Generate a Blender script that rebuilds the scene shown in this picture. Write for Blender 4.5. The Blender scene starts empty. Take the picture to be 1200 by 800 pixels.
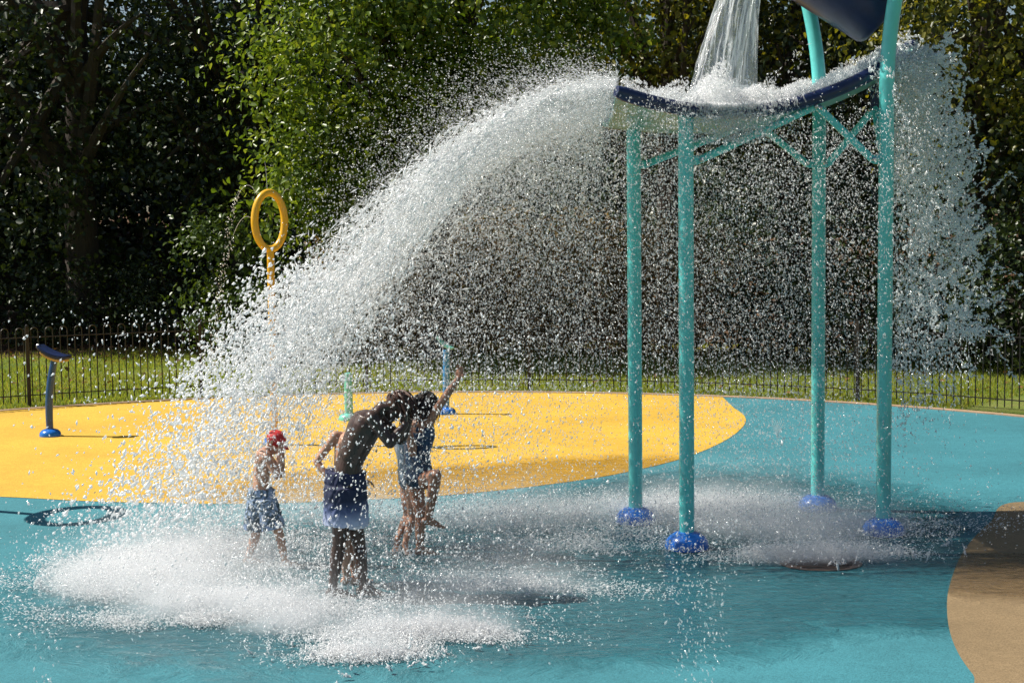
import bpy, bmesh, math, random
import numpy as np
from mathutils import Vector, Matrix

random.seed(7)
rng = np.random.default_rng(11)
scene = bpy.context.scene
COL = scene.collection
PI = math.pi

# ------------------------------------------------------------------ camera
F, H, YH, ROLL = 1836.0, 2.8, 243.0, math.radians(-0.7)
pitch = math.atan((400 - YH) / F)
cam_d = bpy.data.cameras.new('camera')
cam = bpy.data.objects.new('camera', cam_d)
COL.objects.link(cam)
R = Matrix.Rotation(PI / 2 - pitch, 3, 'X') @ Matrix.Rotation(ROLL, 3, 'Z')
cam.matrix_world = Matrix.Translation((0, 0, H)) @ R.to_4x4()
cam_d.sensor_width = 36.0
cam_d.lens = 36.0 * F / 1200.0
cam_d.clip_end = 3000
cam_d.clip_start = 0.1
scene.camera = cam
scene.render.resolution_x, scene.render.resolution_y = 1024, 682

def ray(x, y):
    return R @ Vector(((x - 600) / F, -(y - 400) / F, -1))
def G(x, y, z=0.0):                     # pixel of the 1200x800 photo -> point on the plane at height z
    d = ray(x, y); t = (z - H) / d.z
    return Vector((0, 0, H)) + d * t
def at(x, y, Y):                        # pixel -> point at distance Y
    d = ray(x, y)
    return Vector((0, 0, H)) + d * (Y / d.y)

# ------------------------------------------------------------------ materials
def mat(name):
    m = bpy.data.materials.new(name); m.use_nodes = True
    nt = m.node_tree; nt.nodes.clear()
    out = nt.nodes.new('ShaderNodeOutputMaterial')
    return m, nt, out
def N(nt, t, **kw):
    n = nt.nodes.new(t)
    for k, v in kw.items():
        if k.startswith('i_'):
            n.inputs[k[2:].replace('_', ' ')].default_value = v
        else:
            setattr(n, k, v)
    return n
def ramp(nt, pts):
    r = nt.nodes.new('ShaderNodeValToRGB')
    while len(r.color_ramp.elements) < len(pts): r.color_ramp.elements.new(0.5)
    for e, (p, c) in zip(r.color_ramp.elements, pts):
        e.position = p; e.color = (*c, 1) if len(c) == 3 else c
    return r
def noise(nt, scale, detail=4, rough=0.55, vec=None, dist=0.0):
    n = N(nt, 'ShaderNodeTexNoise'); n.inputs['Scale'].default_value = scale
    n.inputs['Detail'].default_value = detail; n.inputs['Roughness'].default_value = rough
    n.inputs['Distortion'].default_value = dist
    if vec is not None: nt.links.new(vec, n.inputs['Vector'])
    return n
def coord(nt, kind='Object', scale=None):
    tc = N(nt, 'ShaderNodeTexCoord'); o = tc.outputs[kind]
    if scale:
        mp = N(nt, 'ShaderNodeMapping'); mp.inputs['Scale'].default_value = scale
        nt.links.new(o, mp.inputs['Vector']); o = mp.outputs[0]
    return o
def principled(nt, out, **kw):
    p = N(nt, 'ShaderNodeBsdfPrincipled')
    for k, v in kw.items(): p.inputs[k.replace('_', ' ')].default_value = v
    nt.links.new(p.outputs[0], out.inputs['Surface'])
    return p
def paint(name, c, rough=0.35, var=0.12, scale=9, coat=0.0, bump=0.0, metallic=0.0, spec=0.5):
    m, nt, out = mat(name)
    p = principled(nt, out, Roughness=rough, Metallic=metallic)
    p.inputs['Coat Weight'].default_value = coat
    p.inputs['Specular IOR Level'].default_value = spec
    v = coord(nt)
    n = noise(nt, scale, 6, 0.6, v)
    r = ramp(nt, [(0.3, [x * (1 - var) for x in c]), (0.7, [min(1, x * (1 + var)) for x in c])])
    nt.links.new(n.outputs[0], r.inputs[0]); nt.links.new(r.outputs[0], p.inputs['Base Color'])
    n2 = noise(nt, scale * 5, 4, 0.6, v)
    mr = N(nt, 'ShaderNodeMapRange'); mr.inputs['To Min'].default_value = rough * 0.75; mr.inputs['To Max'].default_value = min(1, rough * 1.3)
    nt.links.new(n2.outputs[0], mr.inputs['Value']); nt.links.new(mr.outputs[0], p.inputs['Roughness'])
    if bump:
        b = N(nt, 'ShaderNodeBump'); b.inputs['Strength'].default_value = bump; b.inputs['Distance'].default_value = 0.01
        nt.links.new(n2.outputs[0], b.inputs['Height']); nt.links.new(b.outputs[0], p.inputs['Normal'])
    return m

def rubber(name, c, wet_c=None, wet_spots=()):
    """wet-pour rubber: coloured granules, worn stains; a wet film where water lands"""
    m, nt, out = mat(name)
    p = principled(nt, out, Roughness=0.8)
    p.inputs['Specular IOR Level'].default_value = 0.35
    geo = N(nt, 'ShaderNodeNewGeometry'); pos = geo.outputs['Position']
    g = N(nt, 'ShaderNodeTexVoronoi'); g.inputs['Scale'].default_value = 160; nt.links.new(pos, g.inputs['Vector'])
    big = noise(nt, 0.6, 5, 0.6, pos); mid = noise(nt, 7, 6, 0.65, pos)
    gr = ramp(nt, [(0.0, [x * 0.72 for x in c]), (0.45, c), (1.0, [min(1, x * 1.22 + 0.008) for x in c])])
    sep = N(nt, 'ShaderNodeSeparateColor'); nt.links.new(g.outputs['Color'], sep.inputs[0])
    nt.links.new(sep.outputs[0], gr.inputs[0])
    st = ramp(nt, [(0.3, (0.8, 0.8, 0.8)), (0.65, (1.05, 1.05, 1.05))])
    mx = N(nt, 'ShaderNodeMath', operation='MULTIPLY_ADD'); nt.links.new(mid.outputs[0], mx.inputs[0]); mx.inputs[1].default_value = 0.45
    nt.links.new(big.outputs[0], mx.inputs[2])
    sub = N(nt, 'ShaderNodeMath', operation='SUBTRACT'); nt.links.new(mx.outputs[0], sub.inputs[0]); sub.inputs[1].default_value = 0.22
    nt.links.new(sub.outputs[0], st.inputs[0])
    mul = N(nt, 'ShaderNodeMix', data_type='RGBA', blend_type='MULTIPLY'); mul.inputs['Factor'].default_value = 1
    nt.links.new(gr.outputs[0], mul.inputs[6]); nt.links.new(st.outputs[0], mul.inputs[7])
    col = mul.outputs[2]
    # wet film
    acc = None
    for (cx, cy, rx, ry) in wet_spots:
        vm = N(nt, 'ShaderNodeVectorMath', operation='SUBTRACT'); nt.links.new(pos, vm.inputs[0]); vm.inputs[1].default_value = (cx, cy, 0)
        v2 = N(nt, 'ShaderNodeVectorMath', operation='MULTIPLY'); nt.links.new(vm.outputs[0], v2.inputs[0]); v2.inputs[1].default_value = (1 / rx, 1 / ry, 0)
        ln = N(nt, 'ShaderNodeVectorMath', operation='LENGTH'); nt.links.new(v2.outputs[0], ln.inputs[0])
        mr = N(nt, 'ShaderNodeMapRange'); mr.inputs['From Min'].default_value = 1.15; mr.inputs['From Max'].default_value = 0.55
        nt.links.new(ln.outputs['Value'], mr.inputs['Value'])
        if acc is None: acc = mr.outputs[0]
        else:
            mm = N(nt, 'ShaderNodeMath', operation='MAXIMUM'); nt.links.new(acc, mm.inputs[0]); nt.links.new(mr.outputs[0], mm.inputs[1]); acc = mm.outputs[0]
    if acc is not None:
        wn = noise(nt, 2.2, 6, 0.7, pos, 0.6)
        ad = N(nt, 'ShaderNodeMath', operation='ADD'); nt.links.new(acc, ad.inputs[0]); nt.links.new(wn.outputs[0], ad.inputs[1])
        wr = ramp(nt, [(0.0, (0, 0, 0)), (0.45, (0, 0, 0)), (0.75, (1, 1, 1))])
        half = N(nt, 'ShaderNodeMath', operation='MULTIPLY'); nt.links.new(ad.outputs[0], half.inputs[0]); half.inputs[1].default_value = 0.62
        nt.links.new(half.outputs[0], wr.inputs[0])
        wm = N(nt, 'ShaderNodeMix', data_type='RGBA', blend_type='MULTIPLY'); wm.inputs[7].default_value = (*(wet_c or (0.62, 0.66, 0.68)), 1)
        nt.links.new(wr.outputs[0], wm.inputs['Factor']); nt.links.new(col, wm.inputs[6]); col = wm.outputs[2]
        rr = N(nt, 'ShaderNodeMapRange'); rr.inputs['To Min'].default_value = 0.8; rr.inputs['To Max'].default_value = 0.14
        nt.links.new(wr.outputs[0], rr.inputs['Value']); nt.links.new(rr.outputs[0], p.inputs['Roughness'])
    nt.links.new(col, p.inputs['Base Color'])
    b = N(nt, 'ShaderNodeBump'); b.inputs['Strength'].default_value = 0.5; b.inputs['Distance'].default_value = 0.006
    rip = noise(nt, 30, 4, 0.7, pos)
    nt.links.new(rip.outputs[0], b.inputs['Height']); nrm = b.outputs[0]
    if acc is not None:                  # ripples in the running film of water
        mpp = N(nt, 'ShaderNodeMapping'); mpp.inputs['Scale'].default_value = (2.2, 7.5, 1); nt.links.new(pos, mpp.inputs['Vector'])
        wv = noise(nt, 1.6, 5, 0.6, mpp.outputs[0], 1.2)
        wm2 = N(nt, 'ShaderNodeMath', operation='MULTIPLY'); nt.links.new(wv.outputs[0], wm2.inputs[0]); nt.links.new(wr.outputs[0], wm2.inputs[1])
        b2 = N(nt, 'ShaderNodeBump'); b2.inputs['Strength'].default_value = 0.9; b2.inputs['Distance'].default_value = 0.05
        nt.links.new(wm2.outputs[0], b2.inputs['Height']); nt.links.new(nrm, b2.inputs['Normal']); nrm = b2.outputs[0]
    nt.links.new(nrm, p.inputs['Normal'])
    return m

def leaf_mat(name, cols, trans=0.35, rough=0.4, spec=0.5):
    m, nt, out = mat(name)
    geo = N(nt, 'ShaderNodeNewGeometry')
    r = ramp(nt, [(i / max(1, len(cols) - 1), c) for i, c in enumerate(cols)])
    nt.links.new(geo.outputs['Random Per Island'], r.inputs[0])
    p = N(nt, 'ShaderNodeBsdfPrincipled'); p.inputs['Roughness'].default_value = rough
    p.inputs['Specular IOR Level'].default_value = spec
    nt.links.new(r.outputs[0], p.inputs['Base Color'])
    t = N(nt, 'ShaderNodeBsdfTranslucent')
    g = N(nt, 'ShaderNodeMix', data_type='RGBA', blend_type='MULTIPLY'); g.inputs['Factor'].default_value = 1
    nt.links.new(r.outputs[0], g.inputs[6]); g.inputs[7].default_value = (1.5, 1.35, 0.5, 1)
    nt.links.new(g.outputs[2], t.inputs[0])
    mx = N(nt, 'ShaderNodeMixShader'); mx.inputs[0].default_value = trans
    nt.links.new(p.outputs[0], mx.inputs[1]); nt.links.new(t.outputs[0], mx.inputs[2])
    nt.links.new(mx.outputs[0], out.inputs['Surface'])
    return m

def bark_mat(name, c):
    m, nt, out = mat(name)
    p = principled(nt, out, Roughness=0.9)
    v = coord(nt, 'Object', (6, 6, 1.2))
    n = noise(nt, 4, 8, 0.7, v)
    r = ramp(nt, [(0.3, [x * 0.5 for x in c]), (0.7, [x * 1.3 for x in c])])
    nt.links.new(n.outputs[0], r.inputs[0]); nt.links.new(r.outputs[0], p.inputs['Base Color'])
    b = N(nt, 'ShaderNodeBump'); b.inputs['Strength'].default_value = 0.8; b.inputs['Distance'].default_value = 0.03
    nt.links.new(n.outputs[0], b.inputs['Height']); nt.links.new(b.outputs[0], p.inputs['Normal'])
    return m

def water_mat(name, c=(0.96, 0.97, 0.98), trans=0.5, gloss=0.12, clear=0.70):
    """aerated water: scatters nearly all light, part of it passes straight through"""
    m, nt, out = mat(name)
    d = N(nt, 'ShaderNodeBsdfDiffuse'); d.inputs[0].default_value = (*c, 1)
    t = N(nt, 'ShaderNodeBsdfTranslucent'); t.inputs[0].default_value = (*c, 1)
    g = N(nt, 'ShaderNodeBsdfGlossy'); g.inputs[0].default_value = (1, 1, 1, 1); g.inputs['Roughness'].default_value = 0.15
    x = N(nt, 'ShaderNodeBsdfTransparent')
    def mix(f, p, q):
        k = N(nt, 'ShaderNodeMixShader'); k.inputs[0].default_value = f
        nt.links.new(p.outputs[0], k.inputs[1]); nt.links.new(q.outputs[0], k.inputs[2]); return k
    b = mix(clear, mix(gloss, mix(trans, d, t), g), x)
    nt.links.new(b.outputs[0], out.inputs['Surface'])
    return m

M = {}
WET = [(-1.5, 11.6, 2.6, 2.6), (1.9, 13.6, 2.6, 3.2), (2.9, 11.2, 2.4, 1.3), (0.4, 10.8, 2.2, 1.6)]
M['blue_rubber'] = rubber('blue_rubber', (0.044, 0.205, 0.245), (0.62, 0.66, 0.68), WET)
M['yellow_rubber'] = rubber('yellow_rubber', (0.63, 0.385, 0.045), (0.92, 0.84, 0.66), [(-0.6, 15.6, 3.2, 1.5), (1.2, 16, 2.4, 1.6)])
M['tan_rubber'] = rubber('tan_rubber', (0.24, 0.17, 0.09), (0.75, 0.72, 0.7), [(3.9, 11.6, 1.6, 0.9)])
M['teal'] = paint('teal_paint', (0.12, 0.60, 0.58), 0.3, 0.10, 6, 0.3)
M['mint'] = paint('mint_paint', (0.16, 0.55, 0.45), 0.35, 0.10, 6, 0.2)
M['navy'] = paint('navy_plastic', (0.008, 0.018, 0.075), 0.38, 0.2, 14, 0.08)
M['bright_blue'] = paint('bright_blue_plastic', (0.012, 0.15, 0.58), 0.25, 0.2, 12, 0.4)
M['post_blue'] = paint('post_blue_paint', (0.008, 0.06, 0.20), 0.35, 0.15, 8, 0.3)
M['sky_blue'] = paint('sky_blue_paint', (0.03, 0.22, 0.55), 0.3, 0.15, 8, 0.3)
M['yellow'] = paint('yellow_paint', (0.80, 0.43, 0.014), 0.3, 0.08, 8, 0.3)
M['cream'] = paint('cream_plastic', (0.55, 0.36, 0.10), 0.45, 0.1, 8)
M['steel'] = paint('bolt_steel', (0.45, 0.45, 0.45), 0.3, 0.1, 20, metallic=1.0)
M['fence'] = paint('fence_paint', (0.016, 0.013, 0.011), 0.45, 0.3, 20, spec=0.4)
M['basin'] = paint('basin_shell', (0.12, 0.34, 0.30), 0.4, 0.15, 4)
M['drain'] = paint('drain_brown', (0.10, 0.065, 0.05), 0.35, 0.3, 14, bump=0.3)
M['edging'] = paint('edging_concrete', (0.36, 0.24, 0.15), 0.9, 0.25, 5, bump=0.4)
M['bark'] = bark_mat('bark', (0.055, 0.042, 0.032))
M['bark_grey'] = bark_mat('bark_grey', (0.10, 0.085, 0.07))
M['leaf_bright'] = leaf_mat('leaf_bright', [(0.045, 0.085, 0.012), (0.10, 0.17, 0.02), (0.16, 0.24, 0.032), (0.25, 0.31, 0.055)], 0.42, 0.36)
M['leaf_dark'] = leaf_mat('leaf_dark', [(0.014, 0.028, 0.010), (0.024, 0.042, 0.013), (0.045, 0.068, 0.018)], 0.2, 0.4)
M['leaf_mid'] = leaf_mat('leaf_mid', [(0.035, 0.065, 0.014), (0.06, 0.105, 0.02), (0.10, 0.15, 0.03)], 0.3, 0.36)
M['leaf_olive'] = leaf_mat('leaf_olive', [(0.04, 0.055, 0.010), (0.11, 0.125, 0.018), (0.26, 0.24, 0.03)], 0.4, 0.42)  # lightest yellow stands in for sunlight on the sprigs
M['leaf_brown'] = leaf_mat('leaf_brown', [(0.16, 0.11, 0.06), (0.26, 0.18, 0.10), (0.17, 0.15, 0.06), (0.34, 0.22, 0.13)], 0.3, 0.6)
M['grass'] = leaf_mat('grass_blades', [(0.16, 0.23, 0.03), (0.22, 0.30, 0.045), (0.28, 0.32, 0.07), (0.32, 0.30, 0.10)], 0.5, 0.5, 0.3)
M['litter'] = leaf_mat('litter_leaves', [(0.10, 0.05, 0.02), (0.18, 0.09, 0.035), (0.24, 0.13, 0.05), (0.09, 0.06, 0.03)], 0.15, 0.7, 0.2)
M['water'] = water_mat('white_water')
M['water_cool'] = water_mat('cool_white_water', (0.92, 0.96, 0.97), 0.5, 0.12, 0.45)  # bluish tint paints the shade on the right-hand spill
M['foam'] = water_mat('splash_foam', (0.97, 0.98, 0.99), 0.45, 0.06, 0.12)
M['water_drop'] = water_mat('water_drop', (0.95, 0.96, 0.97), 0.5, 0.24, 0.64)

def ground_mat(name, a, b, c, s=0.5):
    m, nt, out = mat(name)
    p = principled(nt, out, Roughness=0.95); p.inputs['Specular IOR Level'].default_value = 0.2
    geo = N(nt, 'ShaderNodeNewGeometry')
    n1 = noise(nt, s, 8, 0.65, geo.outputs['Position']); n2 = noise(nt, 18, 6, 0.7, geo.outputs['Position'])
    r1 = ramp(nt, [(0.35, a), (0.5, b), (0.68, c)])
    ad = N(nt, 'ShaderNodeMath', operation='MULTIPLY_ADD'); nt.links.new(n2.outputs[0], ad.inputs[0]); ad.inputs[1].default_value = 0.5
    sb = N(nt, 'ShaderNodeMath', operation='SUBTRACT'); nt.links.new(n1.outputs[0], sb.inputs[0]); sb.inputs[1].default_value = 0.25
    nt.links.new(sb.outputs[0], ad.inputs[2]); nt.links.new(ad.outputs[0], r1.inputs[0]); nt.links.new(r1.outputs[0], p.inputs['Base Color'])
    bp = N(nt, 'ShaderNodeBump'); bp.inputs['Strength'].default_value = 0.7; bp.inputs['Distance'].default_value = 0.05
    nt.links.new(n2.outputs[0], bp.inputs['Height']); nt.links.new(bp.outputs[0], p.inputs['Normal'])
    return m
M['lawn'] = ground_mat('lawn_soil', (0.10, 0.15, 0.025), (0.15, 0.20, 0.035), (0.22, 0.20, 0.07))
M['bank'] = ground_mat('leaf_litter_soil', (0.045, 0.032, 0.02), (0.10, 0.06, 0.035), (0.26, 0.14, 0.07), 0.7)

# ------------------------------------------------------------------ mesh helpers
def link(name, me, m=None, parent=None, smooth=False, loc=None):
    o = bpy.data.objects.new(name, me); COL.objects.link(o)
    if m is not None: me.materials.append(m)
    if parent is not None: o.parent = parent
    if loc is not None: o.location = loc
    if smooth: me.polygons.foreach_set('use_smooth', np.ones(len(me.polygons), dtype=bool))
    return o
def npmesh(name, V, faces):
    """V (n,3); faces (m,k) int array, all with k corners"""
    V = np.asarray(V, dtype=np.float32); faces = np.asarray(faces, dtype=np.int32)
    me = bpy.data.meshes.new(name)
    me.vertices.add(len(V)); me.vertices.foreach_set('co', V.ravel())
    k = faces.shape[1]
    me.loops.add(faces.size); me.loops.foreach_set('vertex_index', faces.ravel())
    me.polygons.add(len(faces)); me.polygons.foreach_set('loop_start', np.arange(0, faces.size, k, dtype=np.int32))
    me.update(calc_edges=True)
    return me
def tag(o, label=None, cat=None, group=None, kind=None):
    if label: o['label'] = label
    if cat: o['category'] = cat
    if group: o['group'] = group
    if kind: o['kind'] = kind
    return o
def empty(name, loc, label, cat, group=None):
    o = bpy.data.objects.new(name, None); COL.objects.link(o)
    o.location = loc; o.empty_display_size = 0.2
    return tag(o, label, cat, group)

class MB:
    """collects shapes; build() links them as ONE mesh object"""
    def __init__(s): s.v = []; s.f = []
    def add(s, V, Fs):
        n = len(s.v); s.v.extend([tuple(p) for p in V]); s.f.extend([tuple(i + n for i in f) for f in Fs]); return s
    def tube(s, pts, rad, seg=12, caps=True, flat=None):
        pts = [Vector(p) for p in pts]; n = len(pts)
        if not hasattr(rad, '__len__'): rad = [rad] * n
        V = []; Fs = []
        prev = None
        for i, p in enumerate(pts):
            t = (pts[min(i + 1, n - 1)] - pts[max(i - 1, 0)]).normalized()
            if prev is None:
                a = Vector((0, 0, 1)) if abs(t.z) < 0.9 else Vector((1, 0, 0))
                u = t.cross(a).normalized()
            else:
                u = (prev - t * prev.dot(t)).normalized()
            prev = u; w = t.cross(u)
            for k in range(seg):
                an = 2 * PI * k / seg
                V.append(p + (u * math.cos(an) + w * math.sin(an)) * rad[i])
        for i in range(n - 1):
            for k in range(seg):
                a, b = i * seg + k, i * seg + (k + 1) % seg
                Fs.append((a, b, b + seg, a + seg))
        if caps:
            Fs.append(tuple(range(seg - 1, -1, -1))); Fs.append(tuple((n - 1) * seg + k for k in range(seg)))
        return s.add(V, Fs)
    def torus(s, c, r, tr, ax_u, ax_v, seg=48, ts=14):
        c, u, v = Vector(c), Vector(ax_u).normalized(), Vector(ax_v).normalized(); nrm = u.cross(v)
        V = []; Fs = []
        for i in range(seg):
            a = 2 * PI * i / seg; rd = u * math.cos(a) * r[0] + v * math.sin(a) * r[1]
            d = (u * math.cos(a) / 1 + v * math.sin(a)).normalized()
            for k in range(ts):
                b = 2 * PI * k / ts
                V.append(c + rd + (d * math.cos(b) + nrm * math.sin(b)) * tr)
        for i in range(seg):
            for k in range(ts):
                i2, k2 = (i + 1) % seg, (k + 1) % ts
                Fs.append((i * ts + k, i2 * ts + k, i2 * ts + k2, i * ts + k2))
        return s.add(V, Fs)
    def lathe(s, c, prof, seg=28, ax=(0, 0, 1), closed=True):
        c = Vector(c); z = Vector(ax).normalized()
        a = Vector((1, 0, 0)) if abs(z.x) < 0.9 else Vector((0, 1, 0))
        u = z.cross(a).normalized(); w = z.cross(u)
        V = []; Fs = []
        for (r, h) in prof:
            for k in range(seg):
                an = 2 * PI * k / seg
                V.append(c + z * h + (u * math.cos(an) + w * math.sin(an)) * r)
        n = len(prof)
        for i in range(n - 1):
            for k in range(seg):
                a_, b_ = i * seg + k, i * seg + (k + 1) % seg
                Fs.append((a_, b_, b_ + seg, a_ + seg))
        if closed:
            Fs.append(tuple(range(seg - 1, -1, -1))); Fs.append(tuple((n - 1) * seg + k for k in range(seg)))
        return s.add(V, Fs)
    def box(s, c, ux, uy, uz):
        c, ux, uy, uz = map(Vector, (c, ux, uy, uz))
        V = [c + ux * a + uy * b + uz * d for a in (-1, 1) for b in (-1, 1) for d in (-1, 1)]
        Fs = [(0, 1, 3, 2), (4, 6, 7, 5), (0, 4, 5, 1), (2, 3, 7, 6), (0, 2, 6, 4), (1, 5, 7, 3)]
        return s.add(V, Fs)
    def build(s, name, m, parent=None, base=(0, 0, 0), smooth=True, bevel=0.0):
        base = Vector(base)
        me = bpy.data.meshes.new(name)
        me.from_pydata([tuple(Vector(p) - base) for p in s.v], [], s.f); me.update()
        bm = bmesh.new(); bm.from_mesh(me); bmesh.ops.recalc_face_normals(bm, faces=bm.faces)
        if bevel:
            es = [e for e in bm.edges if len(e.link_faces) == 2 and e.calc_face_angle() > 0.6]
            bmesh.ops.bevel(bm, geom=es, offset=bevel, segments=2, affect='EDGES', profile=0.5)
        bm.to_mesh(me); bm.free()
        o = link(name, me, m, parent, False)
        if smooth:
            me.polygons.foreach_set('use_smooth', np.ones(len(me.polygons), dtype=bool))
            try: me.set_sharp_from_angle(angle=math.radians(40))
            except Exception: pass
        return o

def bez(p0, p1, p2, n=12):
    p0, p1, p2 = Vector(p0), Vector(p1), Vector(p2)
    return [p0 * (1 - t) ** 2 + p1 * 2 * t * (1 - t) + p2 * t * t for t in [i / n for i in range(n + 1)]]
def catmull(pts, n=10, closed=False):
    P = [Vector(p) for p in pts]; out = []
    m = len(P)
    rngi = range(m) if closed else range(m - 1)
    for i in rngi:
        if closed: a, b, c, d = P[i - 1], P[i], P[(i + 1) % m], P[(i + 2) % m]
        else: a, b, c, d = P[max(i - 1, 0)], P[i], P[i + 1], P[min(i + 2, m - 1)]
        for k in range(n):
            t = k / n
            out.append(0.5 * ((2 * b) + (c - a) * t + (2 * a - 5 * b + 4 * c - d) * t * t + (3 * b - a - 3 * c + d) * t ** 3))
    if not closed: out.append(P[-1])
    return out

def sheet(name, pts, z, m, thick=None):
    bm = bmesh.new()
    vs = [bm.verts.new((p[0], p[1], z)) for p in pts]
    f = bm.faces.new(vs); bm.normal_update()
    if f.normal.z < 0: f.normal_flip()
    bmesh.ops.triangulate(bm, faces=[f])
    me = bpy.data.meshes.new(name); bm.to_mesh(me); bm.free()
    return link(name, me, m)

# ------------------------------------------------------------------ ground
def circle3(a, b, c):
    ax, ay, bx, by, cx, cy = a.x, a.y, b.x, b.y, c.x, c.y
    d = 2 * (ax * (by - cy) + bx * (cy - ay) + cx * (ay - by))
    ux = ((ax * ax + ay * ay) * (by - cy) + (bx * bx + by * by) * (cy - ay) + (cx * cx + cy * cy) * (ay - by)) / d
    uy = ((ax * ax + ay * ay) * (cx - bx) + (bx * bx + by * by) * (ax - cx) + (cx * cx + cy * cy) * (bx - ax)) / d
    return Vector((ux, uy, 0)), math.hypot(ax - ux, ay - uy)
PC, PR = circle3(G(0, 482), G(550, 460), G(1200, 489))
def arc(r, a0, a1, n=60):               # angle measured from +Y towards +X
    return [Vector((PC.x + r * math.sin(a0 + (a1 - a0) * i / n), PC.y + r * math.cos(a0 + (a1 - a0) * i / n), 0)) for i in range(n + 1)]

# terrain: lawn to the horizon, with a wooded bank rising behind
def terrain_z(x, y):
    b = max(0.0, min(1.0, (y - 32.5 + 0.25 * x * (x > 0)) / 9.0)); b = b * b * (3 - 2 * b)
    return -0.03 + b * 2.3
xs = np.concatenate([[-1500, -400, -120], np.linspace(-60, 60, 81), [120, 400, 1500]])
ys = np.concatenate([[-600, -120, -30], np.linspace(0, 80, 61), [140, 400, 1500]])
V = [(x, y, terrain_z(x, y) + (0.05 * math.sin(x * 1.7 + y) * math.sin(y * 1.3) if y > 27 else 0)) for y in ys for x in xs]
nx = len(xs)
Fq = [(j * nx + i, j * nx + i + 1, (j + 1) * nx + i + 1, (j + 1) * nx + i) for j in range(len(ys) - 1) for i in range(nx - 1)]
lawn_me = npmesh('lawn', V, Fq)
lawn = link('lawn', lawn_me, M['lawn'], smooth=True); lawn_me.materials.append(M['bank'])
mi = np.array([1 if ys[j] > 29.5 - 0.25 * max(0, xs[i]) else 0 for j in range(len(ys) - 1) for i in range(nx - 1)], dtype=np.int32)
lawn_me.polygons.foreach_set('material_index', mi)
tag(lawn, 'short green grass rising to a wooded bank', kind='structure')

pad = sheet('splash_pad', [PC + Vector((PR * math.sin(2 * PI * i / 160), PR * math.cos(2 * PI * i / 160), 0)) for i in range(160)], 0.0, M['blue_rubber'])
tag(pad, kind='structure')
mb = MB()
ring_o, ring_i = arc(PR + 0.14, 0, 2 * PI, 160), arc(PR + 0.001, 0, 2 * PI, 160)
n = len(ring_o); V = []; Fq = []
for a, b in zip(ring_o, ring_i):
    V += [(a.x, a.y, -0.06), (a.x, a.y, 0.012), (b.x, b.y, 0.012), (b.x, b.y, -0.06)]
for i in range(n - 1):
    for k in range(3): Fq.append((i * 4 + k, i * 4 + k + 1, i * 4 + k + 5, i * 4 + k + 4))
mb.add(V, Fq); tag(mb.build('kerb_strip', M['edging'], smooth=False), kind='structure')

def ang_of(p): return math.atan2(p.x - PC.x, p.y - PC.y)
front = [G(*q) for q in ((-420, 560), (-200, 574), (0, 582), (130, 588), (300, 590), (480, 583), (560, 577), (640, 568), (720, 556), (800, 537), (850, 516), (872, 498))]
back_r = [G(872, 487), G(860, 478)]
yl = catmull(front + back_r, 8)
a_end = ang_of(G(838, 469)); a_start = ang_of(G(-420, 520))
yl += arc(PR - 0.012, a_end, a_start, 50)
tag(sheet('yellow_paving', yl, 0.004, M['yellow_rubber']), kind='structure')
tanp = [G(*q) for q in ((1200, 588), (1160, 612), (1130, 645), (1113, 685), (1110, 720), (1118, 755), (1140, 790), (1185, 835))]
tanp += [Vector((4.6, 8.4, 0)), Vector((6.4, 9.0, 0)), Vector((7.2, 11.5, 0)), Vector((6.2, 13.6, 0))]
tag(sheet('tan_paving', catmull(tanp, 10, True), 0.004, M['tan_rubber']), kind='structure')

# ------------------------------------------------------------------ fence
FR_ = PR + 0.42
fence = empty('metal_fence', (PC.x, PC.y + FR_, 0), 'black bow-topped metal railing curving round the back of the splash pad', 'fence')
fb = Vector(fence.location)
a_post0 = ang_of(G(28, 472)); step = 2.52 / FR_; pitch_b = 2.52 / 24
def fp(a, z): return Vector((PC.x + FR_ * math.sin(a), PC.y + FR_ * math.cos(a), z))
NB = 13
for k in range(-2, NB):
    a0 = a_post0 + k * step
    p = MB(); t = Vector((math.cos(a0), -math.sin(a0), 0)); nrm = Vector((math.sin(a0), math.cos(a0), 0))
    p.box(fp(a0, 0.55), t * 0.025, nrm * 0.025, (0, 0, 0.59))
    p.lathe(fp(a0, 1.14), [(0.02, 0), (0.026, 0.015), (0.02, 0.04), (0.004, 0.05)], 10)
    p.build('post', M['fence'], fence, fb, smooth=False)
    if k == NB - 1: break
    r = MB()
    for z in (0.155, 1.0):
        pts = [fp(a0 + step * i / 8, z) for i in range(9)]
        for i in range(8):
            c = (pts[i] + pts[i + 1]) / 2; d = (pts[i + 1] - pts[i])
            n2 = Vector((d.y, -d.x, 0)).normalized()
            r.box(c, d * 0.499, n2 * 0.018, (0, 0, 0.006))
    for i in range(0, 24, 2):
        aL, aR = a0 + step * (i + 0.5) / 24, a0 + step * (i + 1.5) / 24
        L, Rr = fp(aL, 0), fp(aR, 0); mid = (L + Rr) / 2; hw = (Rr - L) / 2
        pts = [L + Vector((0, 0, 0.05)), L + Vector((0, 0, 0.6)), L + Vector((0, 0, 1.09))]
        for q in range(1, 6):
            an = PI - PI * q / 6
            pts.append(mid + hw * math.cos(an) + Vector((0, 0, 1.09 + 0.052 * math.sin(an))))
        pts += [Rr + Vector((0, 0, 1.09)), Rr + Vector((0, 0, 0.6)), Rr + Vector((0, 0, 0.05))]
        r.tube(pts, 0.0085, 6)
    r.build('railing_panel', M['fence'], fence, fb, smooth=False)

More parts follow.
